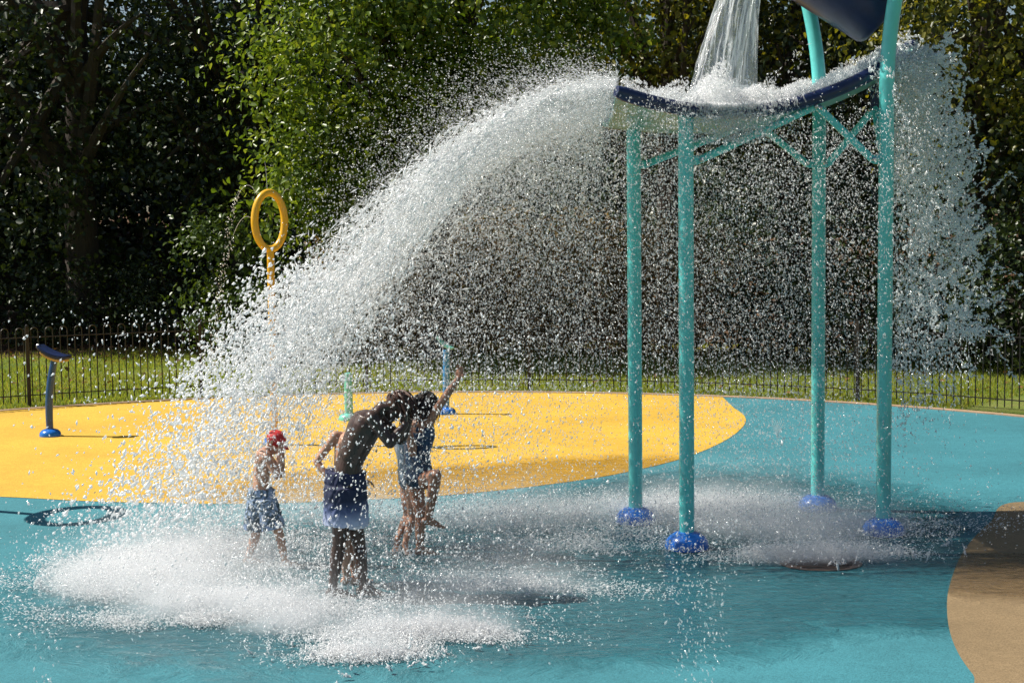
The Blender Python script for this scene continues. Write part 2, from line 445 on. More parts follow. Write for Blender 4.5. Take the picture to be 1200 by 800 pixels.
# ------------------------------------------------------------------ tipping bucket frame
P1, P2, P3, P4 = G(745, 612), G(805, 642), G(958, 597), G(1035, 625)
fr = empty('tipping_bucket_frame', (P1 + P2 + P3 + P4) / 4, 'tall teal four-legged water frame with navy tipping bucket over a rimmed basin', 'water feature')
fbase = Vector(fr.location)
PRAD = 0.062
# basin corners
FL, FRt = at(722, 107, 12.3), at(1043, 74, P4.y + 0.20)
BL, BR = at(706, 143, 14.5), at(1073, 51, 14.5)
def basin(u, v, dz=0.0):
    f_, b_ = FL.lerp(FRt, u), BL.lerp(BR, u)
    p = f_.lerp(b_, v); p.z += -0.27 * 4 * u * (1 - u) - 0.10 * 4 * v * (1 - v) + dz
    return p
NU, NV = 40, 14
V = [basin(i / NU, j / NV, dz) for dz in (0.0, -0.03) for j in range(NV + 1) for i in range(NU + 1)]
Fq = []
off = (NU + 1) * (NV + 1)
for j in range(NV):
    for i in range(NU):
        a = j * (NU + 1) + i
        Fq.append((a, a + 1, a + NU + 2, a + NU + 1)); a += off; Fq.append((a, a + NU + 1, a + NU + 2, a + 1))
for i in range(NU):
    for j in (0, NV):
        a = j * (NU + 1) + i; Fq.append((a, a + off, a + off + 1, a + 1))
for j in range(NV):
    for i in (0, NU):
        a = j * (NU + 1) + i; Fq.append((a, a + NU + 1, a + off + NU + 1, a + off))
shell = MB().add(V, Fq).build('basin', M['basin'], fr, fbase)
for v in (0, 1):
    pts = [basin(i / NU, v) for i in range(NU + 1)]
    rr = [0.058] * (NU + 1); rr[0] = rr[-1] = 0.045
    MB().tube(pts, rr, 16).build('rim', M['navy'], shell, fbase)
# poles
def straight(p, ztop): return [Vector((p.x, p.y, 0.1 + (ztop - 0.1) * i / 10)) for i in range(11)]
pole_pts = [straight(P1, 3.62), straight(P2, 3.52)]
def bent(p, dx, dy):
    pts = straight(p, 3.75)[:-1]
    return pts + bez((p.x, p.y, 3.75), (p.x, p.y, 4.25), (p.x + dx, p.y + dy, 4.9), 10) + bez((p.x + dx, p.y + dy, 4.9), (p.x + dx * 1.8, p.y + dy * 1.8, 5.3), (p.x + dx * 1.5, p.y + dy * 1.4, 5.75), 8)[1:]
pole_pts += [bent(P3, -0.17, 0.10), bent(P4, 0.12, -0.10)]
poles = []
for pts in pole_pts:
    po = MB().tube(pts, PRAD, 20).build('pole', M['teal'], fr, fbase)
    p = pts[0]
    prof = [(0.178, 0.0), (0.180, 0.025), (0.170, 0.065), (0.142, 0.10), (0.104, 0.125), (0.066, 0.138)]
    MB().lathe((p.x, p.y, 0.004), prof, 28).build('base_dome', M['bright_blue'], po, fbase)
    poles.append(po)
# braces: plate-ended bars from the poles up to the basin
def brace(p_pole, z0, apex):
    d = (Vector((apex.x, apex.y, 0)) - Vector((p_pole.x, p_pole.y, 0))).normalized()
    a = Vector((p_pole.x, p_pole.y, z0)) + d * (PRAD - 0.005)
    a1 = a + d * 0.06
    e_ = (apex - a1).normalized(); pts = [a, a1 - d * 0.02] + bez(a1 - d * 0.01, a1, a1 + e_ * 0.02, 3)[1:] + [a1 + e_ * 0.06, apex]
    b = MB().tube(pts, [0.040, 0.040] + [0.032] * 5, 10).build('brace', M['teal'], fr, fbase)
    side = d.cross(Vector((0, 0, 1)))
    for c, r_ in ((a1, 0.046), (apex + (a1 - apex).normalized() * 0.03, 0.035)):
        MB().lathe(c - side * (r_ + 0.012), [(0.009, 0), (0.017, 0.004), (0.017, 2 * r_ + 0.02), (0.009, 2 * r_ + 0.024)], 8, side).build('bolt', M['steel'], b, fbase)
def bracket(apex, up):
    d = Vector(up) - apex
    MB().box(apex + d / 2, (0.04, 0, 0), (0, 0.03, 0), d / 2 + Vector((0, 0, 0.001))).build('bracket', M['navy'], fr, fbase, smooth=False, bevel=0.006)
apF = at(957, 124, P4.y - 0.05); apB = at(884, 142, P3.y - 0.05); apR = Vector(((P3.x + P4.x) / 2 + 0.2, (P3.y + P4.y) / 2, 3.62)); apL = Vector(((P1.x + P2.x) / 2 - 0.05, (P1.y + P2.y) / 2, 3.5))
for pp, ap in ((P2, apF), (P4, apF), (P1, apB), (P3, apB), (P3, apR), (P4, apR)):
    brace(pp, 3.16, ap)
for ap in (apF, apB, apR):
    u = min(1, max(0, (ap.x - FL.x) / (FRt.x - FL.x))); v = (ap.y - 12.4) / 2.1
    bracket(ap, (ap.x, ap.y, basin(u, v).z - 0.03))
# bucket
axis = Vector((-0.74, 0.05, 0.66)).normalized()
bc = at(1042, 16, 13.6)
bk = MB().lathe(bc, [(0.0, 0.0), (0.30, 0.0), (0.33, 0.02), (0.35, 0.05), (0.47, 0.85), (0.50, 0.95), (0.52, 0.98), (0.49, 0.99), (0.45, 0.9), (0.33, 0.08), (0.0, 0.06)], 40, axis, closed=False).build('bucket', M['navy'], fr, fbase)
pv = bc + axis * 0.45
t3, t4 = pole_pts[2][-1], pole_pts[3][-1]
MB().tube([t3, Vector((t3.x + 0.1, t3.y - 0.1, pv.z + 0.15)), pv + Vector((0, 0.5, 0.1))], 0.035, 10).build('pivot_arm', M['teal'], fr, fbase)
MB().tube([t4, Vector((t4.x - 0.1, t4.y + 0.1, pv.z + 0.15)), pv + Vector((0, -0.48, 0.1))], 0.035, 10).build('pivot_arm', M['teal'], fr, fbase)

# ------------------------------------------------------------------ spray posts
def dome(mb_, p, r=0.14, h=0.10):
    return mb_.lathe((p.x, p.y, 0.006), [(r, 0), (r, 0.02), (r * 0.93, h * 0.55), (r * 0.72, h * 0.85), (r * 0.4, h)], 24)
def ring_post(base, ring_c, u, label, collar=True, rx=0.195, ry=0.335, tr=0.045):
    t = empty('ring_spray_post', base, label, 'water feature', 'yellow ring spray posts')
    b = Vector(base); c = Vector(ring_c)
    bot = c - Vector((0, 0, ry + tr * 0.2))
    MB().tube([b + Vector((0, 0, 0.05)), b.lerp(bot, 0.5), bot], [0.046, 0.044, 0.044], 16).build('pole', M['yellow'], t, b)
    MB().torus(c, (rx, ry), tr, u, (0, 0, 1)).build('ring', M['yellow'], t, b)
    dome(MB(), b).build('base_dome', M['bright_blue'], t, b)
    if collar:
        k = b.lerp(bot, 0.365)
        s_ = MB(); s_.lathe(k, [(0.05, -0.10), (0.09, -0.07), (0.105, 0), (0.09, 0.07), (0.05, 0.10)], 18)
        s_.build('collar', M['bright_blue'], t, b)
    return t
rb = G(322, 521)
ring_post(rb, at(316, 259, rb.y), (0.82, 0.57, 0), 'yellow pole topped by an upright yellow spray ring above the red-capped boy')
ring_post((-6.35, 15.25, 0), (-6.3, 14.75, 2.62), (0.17, 0.985, 0), 'yellow ring spray post at the left edge whose round shadow falls on blue paving', rx=0.42, ry=0.42, tr=0.075)

def spray_post(base, top, bend, label, m_pole, scale=1.0, head=True, r=0.043):
    b = Vector(base); tp = Vector(top)
    t = empty('spray_post', b, label, 'water feature', 'spray posts on the yellow paving')
    pts = bez(b + Vector((0, 0, 0.06)), b.lerp(tp, 0.5) + Vector(bend), tp, 14)
    MB().tube(pts, [r * (1.0 + 0.12 * math.sin(i / 14 * PI)) for i in range(15)], 16).build('pole', m_pole, t, b)
    dome(MB(), b, 0.135, 0.09).build('base_dome', M['bright_blue'], t, b)
    return t, b, tp
# left post with a tilted double-ended nozzle head
lb = G(59, 511)
t, b, tp = spray_post(lb, at(64, 421, lb.y), (-0.07, 0, 0.05), 'navy spray post with tilted nozzle head standing on yellow paving by the railing', M['post_blue'])
a_, c_ = at(47, 408, lb.y), at(80, 421, lb.y)
curve = bez(a_, tp + Vector((0.0, 0, 0.0)), c_, 10)
wid = Vector((0.03, 0.11, 0))
def slab(curve, up0, up1, m, name):
    mbx = MB(); V = []; Fq = []
    for i, p in enumerate(curve):
        w = wid * (0.75 + 0.25 * math.sin(PI * i / (len(curve) - 1)))
        V += [p - w + Vector((0, 0, up0)), p + w + Vector((0, 0, up0)), p + w + Vector((0, 0, up1)), p - w + Vector((0, 0, up1))]
    n_ = len(curve)
    for i in range(n_ - 1):
        for k in range(4): Fq.append((i * 4 + k, i * 4 + (k + 1) % 4, (i + 1) * 4 + (k + 1) % 4, (i + 1) * 4 + k))
    Fq += [(3, 2, 1, 0), tuple((n_ - 1) * 4 + k for k in range(4))]
    return mbx.add(V, Fq).build(name, m, t, b, bevel=0.008)
slab(curve, 0.0, 0.05, M['navy'], 'nozzle_head')
slab(curve[1:-1], -0.032, -0.001, M['cream'], 'nozzle_underside')
MB().lathe(a_ + Vector((-0.005, -0.02, 0.025)), [(0.03, 0), (0.032, 0.02), (0.02, 0.035)], 12, (-0.9, -0.1, 0.4)).build('nozzle', M['steel'], t, b)
# middle post
mbp = G(523, 485)
t, b, tp = spray_post(mbp, at(523, 410, mbp.y), (0, 0, 0), 'bright blue spray post with pale leaf-shaped head behind the girl raising her arm', M['sky_blue'])
a_, c_ = at(513, 396, mbp.y), at(531, 409, mbp.y)
curve = bez(a_, tp, c_, 8); wid = Vector((0.02, 0.08, 0))
slab(curve, 0, 0.03, M['mint'], 'nozzle_head')
# mint post behind the bent boy
gp = G(409, 492)
t = empty('spray_post', gp, 'short mint green bollard spray on yellow paving behind the bent boy', 'water feature', 'spray posts on the yellow paving')
MB().lathe(gp, [(0.058, 0.05), (0.056, 0.35), (0.05, 0.60), (0.045, 0.625), (0.02, 0.64)], 18).build('pole', M['mint'], t, gp)
dome(MB(), gp, 0.14, 0.09).build('base_dome', M['mint'], t, gp)
# drain
dc = G(962, 660)
t = empty('floor_drain', dc, 'brown oval drain cover set in the wet blue paving under the frame', 'drain')
dm = MB(); V = []; Fq = []
nseg = 48
for (r, z) in ((1.0, 0.002), (1.0, 0.005), (0.98, 0.007), (0.0, 0.007)):
    for k in range(nseg):
        an = 2 * PI * k / nseg; V.append(dc + Vector((0.32 * r * math.cos(an), 0.26 * r * math.sin(an), z)))
for i in range(3):
    for k in range(nseg): Fq.append((i * nseg + k, i * nseg + (k + 1) % nseg, (i + 1) * nseg + (k + 1) % nseg, (i + 1) * nseg + k))
dm.add(V, Fq).build('cover', M['drain'], t, dc)
gm = MB()
for k in range(-4, 5):
    w = 0.24 * math.sqrt(max(0.05, 1 - (k / 5) ** 2)); gm.box(dc + Vector((0, k * 0.05, 0.0085)), (w, 0, 0), (0, 0.008, 0), (0, 0, 0.002))
gm.build('grate', M['fence'], t, dc, smooth=False)

# ------------------------------------------------------------------ foliage
def unit(a): return a / (np.linalg.norm(a, axis=1, keepdims=True) + 1e-9)
def leaf_arrays(C, nrm, size, wid=0.8, droop=0.5):
    n = len(C)
    nrm = unit(nrm); t = rng.normal(size=(n, 3)); t[:, 2] -= droop
    t = unit(t - nrm * (t * nrm).sum(1, keepdims=True)); s = np.cross(nrm, t)
    size = np.broadcast_to(np.asarray(size, dtype=float), (n,))[:, None]
    fold = 0.12 + 0.18 * rng.random((n, 1))
    w = wid * (0.8 + 0.4 * rng.random((n, 1)))
    pts = [C, C + size * (t * 0.28 + s * 0.40 * w + nrm * fold * 0.5), C + size * (t * 0.68 + s * 0.33 * w + nrm * fold * 0.4),
           C + size * (t * 1.0 - nrm * 0.1),
           C + size * (t * 0.68 - s * 0.33 * w + nrm * fold * 0.4), C + size * (t * 0.28 - s * 0.40 * w + nrm * fold * 0.5)]
    V = np.stack(pts, 1).reshape(-1, 3)
    b = (np.arange(n) * 6)[:, None]
    Fq = np.concatenate([b + np.array([[0, 3, 2, 1]]), b + np.array([[0, 5, 4, 3]])], 1).reshape(-1, 4)
    return V, Fq
def crown_points(c, r, ncl, per, clr, shell=0.5, bottom=-1.0):
    d = unit(rng.normal(size=(ncl * 2, 3))); d = d[d[:, 2] > bottom][:ncl]
    rad = shell + (1.05 - shell) * rng.random((len(d), 1)) ** 0.7
    lump = 1 + 0.16 * np.sin(d[:, :1] * 5 + c[0]) * np.sin(d[:, 1:2] * 4 + 1) + 0.12 * np.sin(d[:, 2:3] * 7 + c[1])
    cc = np.array(c) + d * rad * lump * np.array(r)
    k = len(cc)
    offs = rng.normal(size=(k, per, 3)) * np.array([1, 1, 0.62]) * (clr * (0.6 + 0.8 * rng.random((k, 1, 1))))
    P = (cc[:, None, :] + offs).reshape(-1, 3)
    out = np.repeat(d, per, 0)
    return P, out, cc
def make_tree(name, label, base, crowns, m_leaf, m_bark, trunk_r, trunk_h, leaf, cat='tree', group=None, limbs=9, lean=(0, 0), wid=0.8):
    """crowns: list of (centre, radii, clusters, leaves per cluster, cluster radius)"""
    base = Vector(base)
    t = empty(name, base, label, cat, group)
    Vs, Fs, off, centers = [], [], 0, []
    for (c, r, ncl, per, clr) in crowns:
        P, out, cc = crown_points(c, r, ncl, per, clr)
        keep = P[:, 2] > base.z + 0.06
        P, out = P[keep], out[keep]
        nrm = out * 0.7 + rng.normal(size=P.shape) * 0.75 + np.array([0, 0, 0.45])
        V, Fq = leaf_arrays(P, nrm, leaf * (0.55 + 0.8 * rng.random(len(P))), wid)
        Vs.append(V); Fs.append(Fq + off); off += len(V); centers += [Vector(x) for x in cc]
    V = np.concatenate(Vs) - np.array(base); me = npmesh('crown', V, np.concatenate(Fs))
    link('crown' if cat == 'tree' else 'foliage', me, m_leaf, t)
    tb = MB()
    top = base + Vector((lean[0], lean[1], trunk_h))
    pts = bez(base - Vector((0, 0, 0.1)), base.lerp(top, 0.5) + Vector((random.uniform(-.15, .15), random.uniform(-.1, .1), 0)) * min(1, trunk_h), top, 8)
    tb.tube(pts, [trunk_r * (1.25 if i == 0 else 1.0 - 0.5 * i / 8) for i in range(9)], 10)
    for q in random.sample(centers, min(limbs, len(centers))):
        s0 = pts[random.randint(3, 8)]
        midp = s0.lerp(q, 0.5) + Vector((random.uniform(-.3, .3), random.uniform(-.3, .3), random.uniform(-.1, .4))) * min(1, trunk_h / 3)
        bp = bez(s0, midp, q, 7)
        tb.tube(bp, [trunk_r * 0.42 * (1 - 0.85 * i / 7) + 0.006 for i in range(8)], 6)
    tb.build('trunk' if cat == 'tree' else 'stem', m_bark, t, base)
    return t
def gz(x, y): return terrain_z(x, y)

# the sunlit broadleaf tree behind the ring post
make_tree('broadleaf_tree', 'sunlit bright green broadleaf tree filling the middle behind the water arc', (-1.4, 29.6, gz(-1.4, 29.6)),
          [((-2.6, 28.3, 5.6), (2.0, 1.7, 2.9), 250, 56, 0.36), ((-0.2, 28.9, 6.6), (2.3, 1.7, 2.6), 230, 56, 0.36), ((-3.1, 28.2, 3.4), (1.3, 1.2, 1.5), 110, 54, 0.36), ((-1.5, 29.5, 9.0), (2.6, 2.4, 2.2), 90, 36, 0.5)],
          M['leaf_bright'], M['bark'], 0.26, 5.5, 0.128, limbs=30, wid=0.72)
# dark trees on the left
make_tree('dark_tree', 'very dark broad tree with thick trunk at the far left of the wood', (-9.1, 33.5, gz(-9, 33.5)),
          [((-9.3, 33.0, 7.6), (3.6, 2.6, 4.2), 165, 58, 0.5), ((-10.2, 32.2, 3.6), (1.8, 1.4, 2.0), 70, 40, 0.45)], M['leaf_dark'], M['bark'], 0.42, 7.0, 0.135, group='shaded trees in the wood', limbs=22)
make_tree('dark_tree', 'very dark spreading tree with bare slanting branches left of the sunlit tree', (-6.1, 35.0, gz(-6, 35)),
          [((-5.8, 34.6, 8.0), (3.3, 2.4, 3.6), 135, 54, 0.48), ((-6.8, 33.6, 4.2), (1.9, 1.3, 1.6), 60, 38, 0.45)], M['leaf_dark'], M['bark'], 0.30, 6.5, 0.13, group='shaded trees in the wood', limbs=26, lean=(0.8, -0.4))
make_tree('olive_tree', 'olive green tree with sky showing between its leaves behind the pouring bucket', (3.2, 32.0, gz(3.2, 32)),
          [((2.6, 31.4, 7.2), (2.5, 2.0, 2.6), 150, 36, 0.42), ((4.8, 31.6, 7.6), (2.2, 2.0, 3.6), 130, 38, 0.46), ((3.3, 31.8, 10.5), (3.0, 2.2, 2.0), 90, 36, 0.5)], M['leaf_olive'], M['bark'], 0.25, 6.0, 0.125, limbs=20)  # topmost crown, out of view, set high to shade the right-hand tree
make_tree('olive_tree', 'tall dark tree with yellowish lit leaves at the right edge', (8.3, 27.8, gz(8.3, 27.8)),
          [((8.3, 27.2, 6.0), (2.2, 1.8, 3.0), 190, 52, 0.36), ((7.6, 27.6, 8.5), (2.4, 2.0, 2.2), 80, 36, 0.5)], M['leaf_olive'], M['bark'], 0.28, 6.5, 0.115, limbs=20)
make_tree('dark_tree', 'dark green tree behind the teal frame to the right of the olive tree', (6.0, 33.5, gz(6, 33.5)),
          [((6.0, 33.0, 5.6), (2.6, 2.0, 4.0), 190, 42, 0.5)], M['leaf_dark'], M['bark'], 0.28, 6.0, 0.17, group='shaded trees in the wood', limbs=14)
# back row
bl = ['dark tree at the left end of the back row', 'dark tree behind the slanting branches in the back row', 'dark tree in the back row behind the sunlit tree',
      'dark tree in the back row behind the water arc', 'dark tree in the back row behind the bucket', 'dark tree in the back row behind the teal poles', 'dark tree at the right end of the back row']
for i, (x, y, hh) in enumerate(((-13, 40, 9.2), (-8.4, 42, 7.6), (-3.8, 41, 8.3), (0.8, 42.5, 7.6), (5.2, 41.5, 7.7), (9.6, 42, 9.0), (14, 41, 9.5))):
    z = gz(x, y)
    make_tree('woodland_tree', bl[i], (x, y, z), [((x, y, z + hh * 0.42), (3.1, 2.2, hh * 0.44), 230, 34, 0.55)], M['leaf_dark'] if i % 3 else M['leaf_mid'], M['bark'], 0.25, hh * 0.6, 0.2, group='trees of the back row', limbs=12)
# trees added beyond the left of the frame to shade the wood
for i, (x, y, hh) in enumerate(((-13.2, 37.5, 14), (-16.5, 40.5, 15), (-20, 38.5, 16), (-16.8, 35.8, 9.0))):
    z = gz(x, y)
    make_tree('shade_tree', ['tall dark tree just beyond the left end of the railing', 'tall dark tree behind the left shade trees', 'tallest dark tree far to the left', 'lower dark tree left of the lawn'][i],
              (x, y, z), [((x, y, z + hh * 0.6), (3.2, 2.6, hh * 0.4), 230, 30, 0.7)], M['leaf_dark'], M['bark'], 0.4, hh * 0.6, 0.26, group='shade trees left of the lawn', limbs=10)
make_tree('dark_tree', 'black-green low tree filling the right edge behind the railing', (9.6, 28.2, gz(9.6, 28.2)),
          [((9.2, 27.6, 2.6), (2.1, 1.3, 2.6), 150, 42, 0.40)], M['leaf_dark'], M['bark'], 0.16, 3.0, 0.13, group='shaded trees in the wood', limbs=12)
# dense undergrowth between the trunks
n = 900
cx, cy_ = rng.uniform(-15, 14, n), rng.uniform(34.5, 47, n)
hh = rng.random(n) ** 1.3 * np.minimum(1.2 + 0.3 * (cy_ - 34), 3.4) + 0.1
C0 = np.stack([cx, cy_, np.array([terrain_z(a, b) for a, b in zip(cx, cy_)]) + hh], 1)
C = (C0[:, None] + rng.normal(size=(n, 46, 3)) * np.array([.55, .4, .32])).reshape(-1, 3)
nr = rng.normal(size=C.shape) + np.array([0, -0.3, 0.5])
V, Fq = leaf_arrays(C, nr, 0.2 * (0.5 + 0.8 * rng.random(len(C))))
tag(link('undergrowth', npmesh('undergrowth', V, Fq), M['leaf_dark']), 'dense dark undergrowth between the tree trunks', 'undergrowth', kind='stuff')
# shrubs
def shrub(label, x, y, rx, rz_, m, ncl=60, leaf=0.09, group='shrubs behind the lawn', per=44, ry=0.9):
    z = gz(x, y)
    make_tree('shrub', label, (x, y, z), [((x, y, z + rz_ * 0.95), (rx, ry, rz_), ncl, per, 0.24)], m, M['bark'], 0.05, rz_ * 0.9, leaf, 'shrub', group, limbs=7)
shrub('dark low shrub at the far left behind the lawn', -10.6, 33.0, 1.5, 0.85, M['leaf_dark'])
shrub('dark low shrub with glossy flecks left of the orange leaf litter', -8.7, 32.6, 1.4, 0.9, M['leaf_dark'])
shrub('dark rounded shrub left of the tall pale green shrub', -6.9, 32.2, 1.3, 0.95, M['leaf_dark'])
shrub('tall mid green shrub just left of the yellow ring', -5.2, 29.8, 0.95, 1.65, M['leaf_mid'], 90, 0.10)
shrub('low mid green shrub below the yellow ring by the lawn', -4.3, 29.0, 1.2, 0.85, M['leaf_mid'], 80, 0.09)
for i, (x, y, rx, rz_, lb_) in enumerate(((-2.6, 29.8, 1.3, 1.35, 'brown dry bush behind the water arc, leftmost of the brown ones'), (-0.6, 30.2, 1.4, 1.55, 'brown dry bush behind the spray, second from the left'),
        (1.3, 29.9, 1.3, 1.5, 'brown dry bush behind the spray left of the teal poles'), (3.0, 29.4, 1.3, 1.35, 'brown dry bush behind the first teal poles'))):
    shrub(lb_, x, y, rx, rz_, M['leaf_brown'], 110, 0.10, 'dry bushes behind the spray')
for i, (x, y, rx, rz_, lb_) in enumerate(((4.9, 28.2, 1.3, 0.95, 'dark shrub behind the two right teal poles'), (6.6, 27.0, 1.3, 0.95, 'dark shrub behind the railing right of the teal frame'), (8.4, 25.8, 1.2, 1.3, 'dark shrub at the right edge behind the railing'), (10.2, 25.2, 1.3, 1.4, 'dark shrub beyond the right edge'))):
    shrub(lb_, x, y, rx, rz_, M['leaf_dark'], 80, 0.10)

# grass blades, fallen leaves
n = 110000
ga = rng.uniform(-0.78, 0.72, n); gr = FR_ - 0.25 + rng.random(n) ** 1.15 * 9.5
gx, gy = PC.x + gr * np.sin(ga), PC.y + gr * np.cos(ga)
k = (gy < 33 - 0.25 * np.maximum(0, gx)) ; gx, gy = gx[k], gy[k]; n = len(gx)
hgt = 0.035 + 0.05 * rng.random(n); az = rng.uniform(0, 2 * PI, n)
gzv = np.array([terrain_z(a, b) for a, b in zip(gx, gy)])
w = 0.006 + 0.006 * rng.random(n)
Bp = np.stack([gx, gy, gzv], 1); sd = np.stack([np.cos(az), np.sin(az), 0 * az], 1) * w[:, None]
ln = rng.normal(size=(n, 3)) * 0.025; ln[:, 2] = hgt
V = np.stack([Bp - sd, Bp + sd, Bp + ln], 1).reshape(-1, 3)
o = link('grass', npmesh('grass', V, np.arange(3 * n).reshape(-1, 3)), M['grass'])
tag(o, 'short sunlit grass behind the black railing', 'grass', kind='stuff')
n = 2600
lx, ly = rng.uniform(-11, 9.5, n), rng.uniform(22.3, 40, n)
k = np.hypot(lx - PC.x, ly - PC.y) > FR_ + 0.1; k &= (rng.random(n) < np.where(ly > 30, 1.0, 0.28)); lx, ly = lx[k], ly[k]; n = len(lx)
C = np.stack([lx, ly, np.array([terrain_z(a, b) for a, b in zip(lx, ly)]) + 0.045], 1)
nr = rng.normal(size=(n, 3)) * 0.4 + np.array([0, 0, 1])
V, Fq = leaf_arrays(C, nr, 0.07 + 0.06 * rng.random(n))
o = link('fallen_leaves', npmesh('fallen_leaves', V, Fq), M['litter']); tag(o, 'scattered brown fallen leaves on the grass and bank', 'leaves', kind='stuff')
# ------------------------------------------------------------------ people
def skin_mat(name, c, rough=0.38):
    m, nt, out = mat(name)
    p = principled(nt, out, Roughness=rough)
    p.inputs['Subsurface Weight'].default_value = 0.12; p.inputs['Subsurface Radius'].default_value = (0.012, 0.004, 0.002); p.inputs['Subsurface Scale'].default_value = 0.6
    v = coord(nt); n = noise(nt, 14, 6, 0.6, v)
    r = ramp(nt, [(0.3, (c[0] * 0.82, c[1] * 0.76, c[2] * 0.74)), (0.7, (c[0] * 1.1, c[1] * 1.08, c[2] * 1.06))])
    nt.links.new(n.outputs[0], r.inputs[0]); nt.links.new(r.outputs[0], p.inputs['Base Color'])
    n2 = noise(nt, 55, 3, 0.6, v)
    mr = N(nt, 'ShaderNodeMapRange'); mr.inputs['To Min'].default_value = rough * 0.5; mr.inputs['To Max'].default_value = rough * 1.5
    nt.links.new(n2.outputs[0], mr.inputs['Value']); nt.links.new(mr.outputs[0], p.inputs['Roughness'])
    return m
def cloth_mat(name, pts, z0, z1, patt=0.0, patt_c=(0.1, 0.2, 0.1), scale=14, rough=0.75):
    """dyed cloth: colour along the garment's own height (local z), optional printed pattern"""
    m, nt, out = mat(name)
    p = principled(nt, out, Roughness=rough); v = coord(nt)
    sp = N(nt, 'ShaderNodeSeparateXYZ'); nt.links.new(v, sp.inputs[0])
    mr = N(nt, 'ShaderNodeMapRange'); mr.inputs['From Min'].default_value = z0; mr.inputs['From Max'].default_value = z1
    nt.links.new(sp.outputs[2], mr.inputs['Value'])
    r = ramp(nt, pts); nt.links.new(mr.outputs[0], r.inputs[0]); col = r.outputs[0]
    n = noise(nt, scale, 5, 0.6, v, 1.0)
    if patt:
        pr = ramp(nt, [(0.46, (0, 0, 0)), (0.54, (patt, patt, patt))]); nt.links.new(n.outputs[0], pr.inputs[0])
        mx = N(nt, 'ShaderNodeMix', data_type='RGBA'); nt.links.new(pr.outputs[0], mx.inputs['Factor']); nt.links.new(col, mx.inputs[6]); mx.inputs[7].default_value = (*patt_c, 1); col = mx.outputs[2]
    nt.links.new(col, p.inputs['Base Color'])
    b = N(nt, 'ShaderNodeBump'); b.inputs['Strength'].default_value = 0.6; b.inputs['Distance'].default_value = 0.012
    n3 = noise(nt, 22, 5, 0.6, coord(nt, 'Object', (1, 1, 0.4)), 0.8)
    nt.links.new(n3.outputs[0], b.inputs['Height']); nt.links.new(b.outputs[0], p.inputs['Normal'])
    return m
def hair_mat(name, a, b_):
    m, nt, out = mat(name)
    p = principled(nt, out, Roughness=0.35)
    geo = N(nt, 'ShaderNodeNewGeometry'); r = ramp(nt, [(0, a), (1, b_)]); nt.links.new(geo.outputs['Random Per Island'], r.inputs[0])
    nt.links.new(r.outputs[0], p.inputs['Base Color'])
    return m

